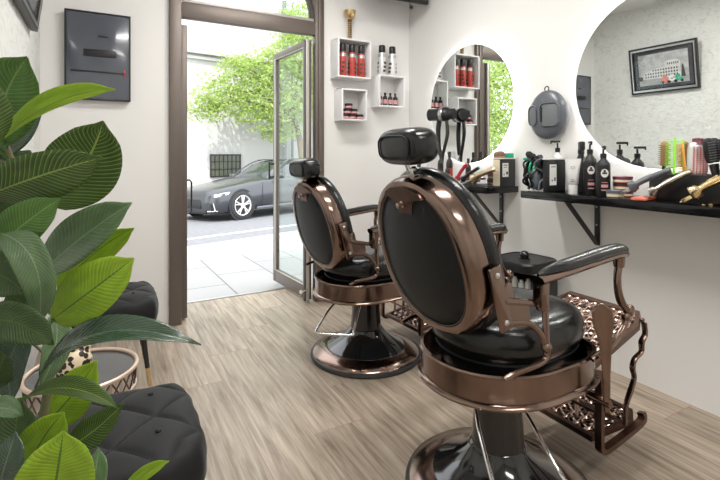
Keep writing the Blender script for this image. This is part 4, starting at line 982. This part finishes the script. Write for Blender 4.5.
LEAVES = [
    ((-0.181,1.086,1.307),(-0.158,1.050,1.399),(-0.115,0.981,1.469),(-0.911,0.055,0.408),0.119,0.15,'mid'),
    ((-0.161,1.052,1.326),(-0.073,0.957,1.389),(0.019,0.883,1.409),(-0.116,0.335,0.935),0.040,0.55,'young'),
    ((-0.186,1.135,1.288),(-0.152,1.139,1.348),(-0.110,1.150,1.416),(-0.647,-0.609,0.458),0.058,0.30,'dark'),
    ((-0.096,1.107,1.196),(-0.034,1.107,1.277),(-0.000,1.065,1.367),(-0.845,0.153,0.513),0.146,0.10,'vein'),
    ((-0.178,1.016,1.227),(-0.091,0.921,1.264),(-0.001,0.848,1.295),(-0.550,-0.255,0.795),0.091,0.12,'vein'),
    ((-0.162,1.007,1.133),(-0.117,0.936,1.181),(-0.062,0.905,1.227),(-0.573,0.175,0.800),0.071,0.15,'mid'),
    ((-0.104,1.089,1.069),(-0.031,1.002,1.147),(0.046,0.936,1.211),(-0.437,0.341,0.833),0.083,0.35,'sheen'),
    ((-0.081,1.134,1.019),(-0.013,1.095,1.098),(0.055,1.035,1.150),(-0.728,-0.098,0.679),0.062,0.20,'young'),
    ((-0.081,1.008,0.997),(-0.017,0.926,1.063),(0.047,0.890,1.119),(-0.475,0.330,0.816),0.091,0.12,'young'),
    ((-0.161,0.984,1.168),(-0.097,0.902,1.126),(-0.096,0.947,1.005),(0.875,-0.259,0.408),0.056,0.20,'sheen'),
    ((-0.117,1.154,0.998),(-0.102,1.180,1.042),(-0.074,1.187,1.078),(-0.878,0.345,0.332),0.052,0.20,'sheen'),
    ((-0.185,0.997,1.086),(-0.147,0.941,1.103),(-0.108,0.920,1.068),(0.347,0.130,0.929),0.073,0.15,'deep'),
    ((-0.107,1.022,0.873),(-0.010,0.899,0.995),(0.149,0.833,0.968),(0.295,0.718,0.631),0.052,0.35,'dark'),
    ((-0.173,0.944,1.025),(-0.122,0.893,1.037),(-0.069,0.886,0.993),(0.337,0.084,0.938),0.061,0.15,'deep'),
    ((-0.082,1.054,1.002),(-0.077,1.028,0.943),(-0.100,1.018,0.873),(0.871,0.428,-0.243),0.052,0.25,'sheen'),
    ((-0.125,1.101,0.956),(-0.155,1.095,0.906),(-0.152,1.093,0.820),(0.945,-0.278,-0.174),0.064,0.20,'dark'),
    ((-0.117,0.982,0.876),(-0.048,0.897,0.913),(0.022,0.858,0.880),(0.595,0.685,0.421),0.036,0.40,'vein'),
    ((-0.100,1.109,0.764),(-0.058,1.086,0.812),(-0.011,1.071,0.884),(-0.707,0.324,0.629),0.085,0.12,'young'),
    ((-0.062,1.043,0.738),(-0.018,1.018,0.768),(0.035,0.988,0.824),(-0.371,0.539,0.756),0.057,0.20,'vein'),
    ((-0.122,1.054,0.709),(-0.097,1.017,0.778),(-0.062,0.997,0.829),(-0.881,0.054,0.469),0.078,0.15,'young'),
    ((-0.077,0.960,0.695),(-0.067,0.931,0.764),(-0.059,0.927,0.830),(-0.984,0.091,0.155),0.118,0.35,'young'),
    ((-0.031,1.002,0.653),(-0.015,0.993,0.694),(-0.008,1.013,0.738),(-0.903,0.383,0.196),0.049,0.15,'sheen'),
    ((0.026,1.017,0.623),(0.067,0.994,0.670),(0.113,0.968,0.699),(-0.154,0.744,0.651),0.028,0.20,'young'),
    ((-0.162,1.007,0.698),(-0.147,0.975,0.764),(-0.132,0.990,0.817),(-0.902,0.330,0.279),0.064,0.20,'dark'),
    ((-0.182,0.995,0.849),(-0.149,0.954,0.880),(-0.117,0.959,0.856),(0.386,0.782,0.489),0.038,0.30,'sheen'),
    ((-0.134,1.152,0.634),(-0.159,1.188,0.703),(-0.151,1.207,0.776),(-0.993,0.003,-0.119),0.089,0.10,'deep'),
    ((-0.208,1.170,1.168),(-0.166,1.169,1.247),(-0.133,1.174,1.308),(-0.877,-0.103,0.470),0.107,0.10,'deep'),
    ((-0.184,1.088,0.859),(-0.162,1.099,0.925),(-0.149,1.114,0.995),(-0.963,-0.052,0.264),0.080,0.10,'deep'),
    ((-0.169,1.194,0.933),(-0.139,1.201,0.989),(-0.108,1.206,1.065),(-0.908,0.003,0.419),0.081,0.10,'deep'),
    ((-0.167,0.941,1.306),(-0.182,0.926,1.369),(-0.195,0.911,1.443),(-0.979,-0.001,-0.202),0.107,0.10,'vein'),
    ((-0.202,1.029,1.116),(-0.235,1.002,1.158),(-0.285,1.007,1.146),(-0.331,-0.032,-0.943),0.103,0.10,'vein'),
    ((-0.187,1.021,0.924),(-0.250,1.010,0.976),(-0.313,1.023,0.953),(-0.217,-0.177,-0.960),0.088,0.10,'mid'),
]
def leaf(b0, m0, t0, Wd, wd, fold, mt_):
    b0, m0, t0, Wd = (Vector(q) for q in (b0, m0, t0, Wd))
    n, k_ = 18, 4; ctl = 2*m0-(b0+t0)/2; bm = B(); uvl = bm.loops.layers.uv.new('UVMap'); rows = []
    for i in range(n+1):
        s_ = i/n; p = (1-s_)**2*b0+2*s_*(1-s_)*ctl+s_*s_*t0; tg = (2*(1-s_)*(ctl-b0)+2*s_*(t0-ctl)).normalized()
        w = (Wd-tg*Wd.dot(tg)).normalized(); nn = w.cross(tg)
        if nn.dot(Vector((0, 0, 1.3))-Vector((p.x, p.y, 0))-Vector((0, 0, p.z))) < 0: nn = -nn
        sp_ = min(1, s_*1.0)
        hw = wd/2*(math.sin(PI*sp_**.92))**.62 if 0 < sp_ < 1 else 0
        if s_ > .86: hw = wd/2*(math.sin(PI*.86**.92))**.62*((1-s_)/.14)**1.15
        hw = max(hw, .0012)
        row = []
        for j in range(-k_, k_+1):
            q = j/k_; wav = .02*wd*math.sin(9*s_+q*3)
            row.append((bm.verts.new(p+w*(hw*q)+nn*(abs(q)**1.3*hw*fold*1.1+wav*abs(q))), (.5+q*.5, s_)))
        rows.append(row)
    for i in range(n):
        for j in range(2*k_):
            f = bm.faces.new([rows[i][j][0], rows[i][j+1][0], rows[i+1][j+1][0], rows[i+1][j][0]])
            for lp, uv in zip(f.loops, (rows[i][j][1], rows[i][j+1][1], rows[i+1][j+1][1], rows[i+1][j][1])): lp[uvl].uv = uv
    # petiole to the nearest stem point, slightly lower
    best = min(SP, key=lambda q: (q-(b0-Vector((0, 0, .03)))).length)
    d_ = (b0-best)
    for v in bm.verts: v.co -= PX
    lo = obj('leaf', bm, 'leaf_'+mt_, t, ang=80)
    md = lo.modifiers.new('thickness', 'SOLIDIFY'); md.thickness = .0007
    bm = B(); tube(bm, [best-PX, best-PX+d_*.5+Vector((0, 0, .006)), b0-PX, (b0+(ctl-b0)*.06)-PX], .0028, 6, smooth=4); obj('leaf_stalk', bm, 'stemgreen' if mt_ in ('dark', 'deep') else 'leaf_mid', lo)
for L in LEAVES: leaf(*L)

# ------------------------------------------------------------------ the street
SL = -.031
def gz(y): return SL*(y-4.24)-.01
KA = math.atan(.33)
kd = Vector((math.cos(KA), math.sin(KA), 0)); kn = Vector((-math.sin(KA), math.cos(KA), 0)); K0 = Vector((1.02, 7.2, 0))
def kp(a, b_, dz=0.):
    p = K0+kd*a+kn*b_; return Vector((p.x, p.y, gz(p.y)+dz))
bm = B()
pts = [(-6.0, 4.25), (9.0, 4.25)]
a0 = kp(-7.6, 0); a1 = kp(9.5, 0)
f = [Vector((-6.2, 4.25, gz(4.25))), Vector((10., 4.25, gz(4.25))), a1, a0]
vs = [bm.verts.new(p) for p in f]; vb = [bm.verts.new(p-Vector((0, 0, .25))) for p in f]
bm.faces.new(vs); bm.faces.new(list(reversed(vb)))
for i in range(4): bm.faces.new((vs[i], vb[i], vb[(i+1) % 4], vs[(i+1) % 4]))
o = struct('floor_pavement', bm, 'pavement')
def slab(name, a0_, a1_, b0_, b1_, dz, th, mt_):
    bm = B(); P = [kp(a0_, b0_, dz), kp(a1_, b0_, dz), kp(a1_, b1_, dz), kp(a0_, b1_, dz)]
    vs = [bm.verts.new(p) for p in P]; vb = [bm.verts.new(p-Vector((0, 0, th))) for p in P]
    bm.faces.new(vs); bm.faces.new(list(reversed(vb)))
    for i in range(4): bm.faces.new((vs[i], vb[i], vb[(i+1) % 4], vs[(i+1) % 4]))
    return struct(name, bm, mt_)
slab('trim_kerb', -7.6, 9.5, 0, .14, 0, .25, 'kerb')
slab('floor_street', -7.6, 13, .14, 5.7, -.06, .2, 'asphalt')
slab('floor_line', -7.4, 12, 1.15, 1.27, -.056, .004, 'paint')
slab('trim_far_kerb', -7.6, 13, 5.7, 5.85, .02, .25, 'kerb')
slab('floor_far_pavement', -7.6, 13, 5.85, 8.1, .02, .25, 'pavement')
# wall across the street
WA = math.radians(14); wo = Vector((3.85, 17.3, 0)); wd_ = Vector((math.cos(WA), -math.sin(WA)*0+math.sin(WA)*.0, 0)).normalized()
def street_wall():
    ang = math.radians(9)
    o_ = None
    bm = B(); box(bm, (0, .25, 3.2), (26, .5, 8.4))
    w_ = struct('wall_street', bm, 'render'); w_.location = (3.85, 16.2, -.6); w_.rotation_euler = (0, 0, ang)
    return w_
sw = street_wall()
bm = B(); box(bm, (0, -.10, 5.3), (26, .22, .16), .02); box(bm, (0, -.05, 5.1), (26, .12, .10), .02); cb = obj('cornice', bm, 'render', sw)
t = thing('barred_window', 'low window with dark iron bars in the wall across the street', 'window', (3.70, 16.16, .90), math.radians(9))
Ww, Hw = 1.06, .74
bm = B(); tube(bm, [(-Ww/2, -.02, -Hw/2), (Ww/2, -.02, -Hw/2), (Ww/2, -.02, Hw/2), (-Ww/2, -.02, Hw/2)], .03, closed=True, rect=True, side=(0, 1, 0)); obj('window_frame', bm, 'black_metal', t)
bm = B()
for i in range(1, 7): cyl(bm, (-Ww/2+i*Ww/7, -.03, -Hw/2), (-Ww/2+i*Ww/7, -.03, Hw/2), .014, 8)
for z_ in (-.12, .14): cyl(bm, (-Ww/2, -.035, z_), (Ww/2, -.035, z_), .012, 8)
obj('iron_bars', bm, 'black_metal', t)
bm = B(); box(bm, (0, -.008, 0), (Ww, .01, Hw)); obj('window_pane', bm, mat('dusty glass', (.10, .11, .08), .3), t)
# downpipe
t = thing('downpipe', 'dark vertical downpipe on the wall across the street', 'pipe', (5.9, 16.35, -.5))
bm = B(); cyl(bm, (0, 0, 0), (0, 0, 7.5), .09, 14); cyl(bm, (.33, 0.02, 0), (.33, 0.02, 7.5), .05, 12); obj('pipe_run', bm, 'grey_light', t)
bm = B()
for z_ in (1, 3, 5, 7): cyl(bm, (0, 0, z_), (0, 0, z_+.08), .11, 14)
obj('pipe_clamp', bm, 'grey_plastic', t)

# car
def make_car():
    t = thing('car', 'dark grey sedan parked across the street, its front wheel and nose in view', 'car', (0, 0, 0))
    # local x: from front bumper (0) to rear (4.75); near side at y = -.92; stations
    def sec(x, hw, zl, zs, zt_, tw, n_=20):
        """cross section: half width hw, sill zl, shoulder zs, top zt_, top half width tw"""
        pr = [(hw*.86, zl), (hw*.97, zl+.07), (hw, (zl+zs)/2+.02), (hw*.985, zs-.05), (hw*.94, zs), (tw+(hw*.94-tw)*.45, zs+(zt_-zs)*.45), (tw, zt_-.03), (tw*.80, zt_-.004), (tw*.4, zt_+.006), (0, zt_+.008)]
        L = [Vector((x, -a, b_)) for a, b_ in pr]; R_ = [Vector((x, a, b_)) for a, b_ in reversed(pr[:-1])]
        return L+R_
    bm = B()
    S = [(0.10, .50, .26, .48, .60, .40), (.12, .70, .20, .58, .68, .55), (.20, .84, .17, .64, .72, .66), (.40, .90, .17, .70, .78, .72), (.85, .915, .18, .76, .85, .76), (1.30, .92, .19, .82, .92, .78), (1.62, .92, .19, .88, .97, .76), (2.0, .92, .19, .90, .965, .74), (3.0, .92, .19, .92, .975, .72), (3.9, .91, .19, .94, 1.0, .70), (4.4, .88, .22, .94, 1.02, .66), (4.70, .80, .28, .90, .98, .6), (4.76, .70, .34, .80, .90, .5)]
    rings(bm, [sec(*s_) for s_ in S]); bmesh.ops.subdivide_edges(bm, edges=[], cuts=0)
    body = obj('car_body', bm, 'car', t, ang=50)
    # greenhouse
    bm = B(); G_ = [(1.90, .74, .94, .96), (2.15, .70, .93, 1.13), (2.45, .62, .93, 1.32), (2.75, .57, .93, 1.405), (3.0, .55, .93, 1.42), (3.5, .55, .93, 1.38), (4.0, .58, .94, 1.20), (4.35, .62, .97, 1.03)]
    rings(bm, [[Vector((x, -.80 if z1 > 1 else -w_, z0)), Vector((x, -(w_+.10) if z1 > 1.05 else -w_, z0+(z1-z0)*.45)), Vector((x, -w_, z1-.03)), Vector((x, -w_*.7, z1)), Vector((x, 0, z1+.012)), Vector((x, w_*.7, z1)), Vector((x, w_, z1-.03)), Vector((x, (w_+.10) if z1 > 1.05 else w_, z0+(z1-z0)*.45)), Vector((x, .80 if z1 > 1 else w_, z0))] for x, w_, z0, z1 in G_]); obj('windows', bm, 'car_glass', t, ang=60)
    bm = B()
    for s_ in (-1, 1): tube(bm, [(1.94, s_*.80, .96), (2.2, s_*.775, 1.15), (2.5, s_*.68, 1.335), (2.8, s_*.60, 1.425), (3.1, s_*.585, 1.435), (3.6, s_*.59, 1.38), (4.1, s_*.64, 1.18), (4.4, s_*.70, 1.02)], .028, 8, smooth=4, ry=.018)
    for s_ in (-1, 1): tube(bm, [(3.0, s_*.82, .95), (3.02, s_*.61, 1.40)], .03, 6)
    prism(bm, [(2.7, -.60), (3.6, -.58), (3.6, .58), (2.7, .60)], (0, 0, 1.428), (1, 0, 0), (0, 1, 0), .02); obj('roof', bm, 'car', t)
    for xw in (.90, 3.72):
        for s_ in (-1, 1):
            bm = B(); lathe(bm, [(0, 0), (.385, 0), (.385, .006), (0, .006)], (xw, s_*.905, .34), 36, (0, s_, 0)); obj('wheel_arch', bm, 'tyre', t)
            bm = B(); lathe(bm, [(.22, -.10), (.30, -.10), (.328, -.07), (.332, 0), (.325, .03), (.29, .045), (.245, .04), (.24, 0)], (xw, s_*.90, .332), 40, (0, s_, 0), cap=False); wl = obj('tyre', bm, 'tyre', t)
            bm = B(); lathe(bm, [(.248, .035), (.240, .045), (.228, .040), (.222, .01), (.222, -.05)], (xw, s_*.90, .332), 36, (0, s_, 0), cap=False)
            for k_ in range(5):
                a = PI/2+2*PI*k_/5
                for da in (-.16, .16):
                    tube(bm, [(xw+.05*math.cos(a), s_*.935, .332+.05*math.sin(a)), (xw+.235*math.cos(a+da), s_*.925, .332+.235*math.sin(a+da))], .020, 4, ry=.010, rect=True, side=(0, 1, 0))
            lathe(bm, [(.065, 0), (.06, .02), (0, .024)], (xw, s_*.925, .332), 20, (0, s_, 0)); obj('wheel_rim', bm, 'can_white', wl)
    for s_ in (-1, 1):
        bm = B(); prism(bm, [(.0, .0), (.34, .05), (.40, .115), (.20, .10), (.02, .055)], (.17, s_*.80, .56), (.96, -s_*-.28*-1 if False else s_*.22, 0), (0, 0, 1), .06); obj('headlight', bm, 'chrome', t)
        bm = B(); prism(bm, [(.0, .0), (.22, .0), (.14, .17), (.0, .15)], (.13, s_*.74, .26), (.9, s_*.42, 0), (0, 0, 1), .05); obj('air_intake', bm, 'black', t)
        bm = B(); tube(bm, [(.07, s_*.70, .25), (.25, s_*.83, .245)], .012, 6); tube(bm, [(.20, s_*.82, .25), (.16, s_*.80, .43)], .012, 6); obj('intake_trim', bm, 'can_white', t)
        bm = B(); sell(bm, (2.1, s_*.99, .99), (.07, .10, .065), .7, .7, 16, 10); cyl(bm, (2.1, s_*.86, .95), (2.1, s_*.96, .97), .02); obj('side_mirror', bm, 'car', t)
        bm = B(); tube(bm, [(1.52, s_*.925, .22), (1.52, s_*.932, .55), (1.56, s_*.90, .86)], .006, 4, smooth=3); tube(bm, [(2.75, s_*.925, .22), (2.75, s_*.932, .55), (2.75, s_*.90, .90)], .006, 4, smooth=3); obj('door_gap', bm, 'black', t)
        bm = B(); tube(bm, [(1.35, s_*.915, .23), (3.3, s_*.915, .23)], .025, 6, ry=.04); obj('sill_trim', bm, 'grey_plastic', t)
        bm = B(); tube(bm, [(2.45, s_*.94, .74), (2.65, s_*.945, .745)], .014, 6); obj('door_handle', bm, 'car', t)
    bm = B(); box(bm, (.115, 0, .44), (.05, .86, .28), .05, RY(.15)); obj('grille', bm, 'black', t)
    bm = B(); box(bm, (.13, 0, .21), (.10, 1.2, .08), .03); obj('front_splitter', bm, 'black', t)
    bm = B(); tube(bm, [(4.72, -.6, .72), (4.76, 0, .73), (4.72, .6, .72)], .03, 6, smooth=3); obj('tail_light', bm, 'crimson', t)
    return t
car = make_car()
CA = math.radians(24)
wx, wy = 2.93, 11.0     # near front wheel contact
# local wheel point (.90,-.92)
cx = wx-(.90*math.cos(CA)+.92*math.sin(CA)); cy = wy-(.90*math.sin(CA)-.92*math.cos(CA))
car.location = (cx, cy, gz(11.4)-.055); car.rotation_euler = (math.radians(-1.6), 0, CA)

# trees
def tree(name, loc, label, trunk, blobs, n, leafs=.07, seed=1):
    t = thing(name, label, 'tree', loc, 0, 'street trees')
    bm = B(); rn = random.Random(seed)
    tube(bm, trunk, [.16-.10*i/(len(trunk)-1) for i in range(len(trunk))], 10, smooth=4)
    top = Vector(trunk[-1]); 
    for c_, r_ in blobs:
        c_ = Vector(c_); m_ = (top+c_)/2+Vector((0, 0, .2)); tube(bm, [top-Vector((0, 0, .5)), m_, c_, c_+Vector((rn.uniform(-.5, .5), rn.uniform(-.4, .4), -.2))*r_[0]], [.05, .035, .02, .008], 6, smooth=4)
    obj('trunk', bm, 'bark', t)
    bm = B(); tot = sum(r_[0]*r_[2] for c_, r_ in blobs)
    for c_, r_ in blobs:
        for _ in range(int(n*r_[0]*r_[2]/tot)):
            d_ = Vector((rn.gauss(0, 1), rn.gauss(0, 1), rn.gauss(0, 1))).normalized()*(rn.random()**.45)
            cl = 1+.25*math.sin(d_.x*7+c_[0])*math.cos(d_.z*9+c_[2])
            p = Vector(c_)+Vector((d_.x*r_[0], d_.y*r_[1], d_.z*r_[2]))*cl
            a = Vector((rn.gauss(0, 1), rn.gauss(0, 1), rn.gauss(0, .7))).normalized(); b2 = a.cross(Vector((rn.gauss(0, 1), rn.gauss(0, 1), rn.gauss(0, 1)))).normalized()
            s_ = leafs*rn.uniform(.6, 1.3)
            bm.faces.new([bm.verts.new(q) for q in (p-a*s_, p+b2*s_*.45, p+a*s_, p-b2*s_*.45)])
    o_ = obj('foliage', bm, 'treeleaf', t); return t
# street tree: crown in the doorway view
tree('street_tree', (6.1, 14.9, gz(14.9)), 'light green leafy tree in front of the wall across the street', [(0, 0, 0), (-.05, 0, 1.3), (-.2, .05, 2.4), (-.5, 0, 3.2)],
     [((-2.5, 0, 3.6), (1.15, .7, .75)), ((-1.2, .1, 4.3), (1.2, .8, .95)), ((-1.5, -.1, 3.1), (1.15, .8, .75)), ((-.3, .2, 5.0), (1.1, .8, 1.0)), ((-3.2, 0, 3.1), (.75, .5, .5)), ((-.4, 0, 3.2), (1.0, .7, .8)), ((.8, .2, 4.1), (1.1, .8, 1.0)), ((.3, 0, 6.2), (1.4, 1., 1.0)), ((-2.2, .0, 4.5), (.8, .6, .5)), ((-.9, .0, 2.35), (.7, .5, .4))], 20000, .06, 5)
tree('street_tree', (-4.6, 10.3, gz(10.3)-.0), 'tall dense green tree to the left of the doorway, seen in the farther mirror', [(0, 0, 0), (.05, 0, 1.2), (0, .05, 2.2), (.1, 0, 3.0)],
     [((-.2, 0, 3.6), (1.5, 1.2, 1.3)), ((.9, -.3, 2.6), (1.2, 1., 1.1)), ((-1.0, .2, 2.4), (1.3, 1., 1.2)), ((.3, -.4, 1.5), (1.4, 1., .8)), ((1.5, 0, 3.8), (1.1, 1., 1.0)), ((-1.4, 0, 4.2), (1.1, 1., .9))], 12000, .07, 9)

# ------------------------------------------------------------------ light
for (x, y, nm_) in ((1.15, 2.55, 'ceiling light panel nearest the door'), (1.15, .9, 'ceiling light panel above the nearer chair'), (1.15, -1.0, 'ceiling light panel at the back of the shop')):
    t = thing('ceiling_light', nm_, 'ceiling light', (x, y, ZC), 0, None)
    bm = B(); tube(bm, [(-.6, -.15, -.02), (.6, -.15, -.02), (.6, .15, -.02), (-.6, .15, -.02)], .02, closed=True, rect=True, side=(0, 0, 1)); obj('fixture_frame', bm, 'white', t)
    bm = B(); box(bm, (0, 0, -.02), (1.17, .27, .02)); obj('diffuser', bm, M.setdefault('lamp', emit('lamp diffuser', (1, .97, .93), 6.0)), t)
    l = bpy.data.lights.new('panel_light', 'AREA'); l.shape = 'RECTANGLE'; l.size = 1.15; l.size_y = .26; l.energy = 28; l.color = (1, .975, .94)
    lo = bpy.data.objects.new('panel_light', l); C.objects.link(lo); lo.location = (x, y, ZC-.045)
su = bpy.data.lights.new('sun', 'SUN'); su.energy = 5.5; su.angle = .02; su.color = (1, .96, .88)
so = bpy.data.objects.new('sun', su); C.objects.link(so); so.rotation_euler = (math.radians(42), 0, math.radians(-38))
w = bpy.data.worlds.new('sky'); sc.world = w; w.use_nodes = True
nt = w.node_tree; bg = nt.nodes['Background']; bg.inputs[0].default_value = (.93, .96, 1., 1); bg.inputs[1].default_value = 3.1

cam = bpy.data.cameras.new('camera'); co = bpy.data.objects.new('camera', cam); C.objects.link(co)
co.location = (0, 0, 1.3); co.rotation_euler = (PI/2, 0, -math.atan(257/460)); cam.sensor_width = 36; cam.lens = 23.0; cam.shift_y = -86/720
cam.clip_start = .05; cam.clip_end = 200
sc.camera = co
sc.view_settings.view_transform = 'Standard'; sc.view_settings.look = 'None'; sc.view_settings.gamma = 1; sc.view_settings.use_curve_mapping = False
sc.view_settings.exposure = 0.12
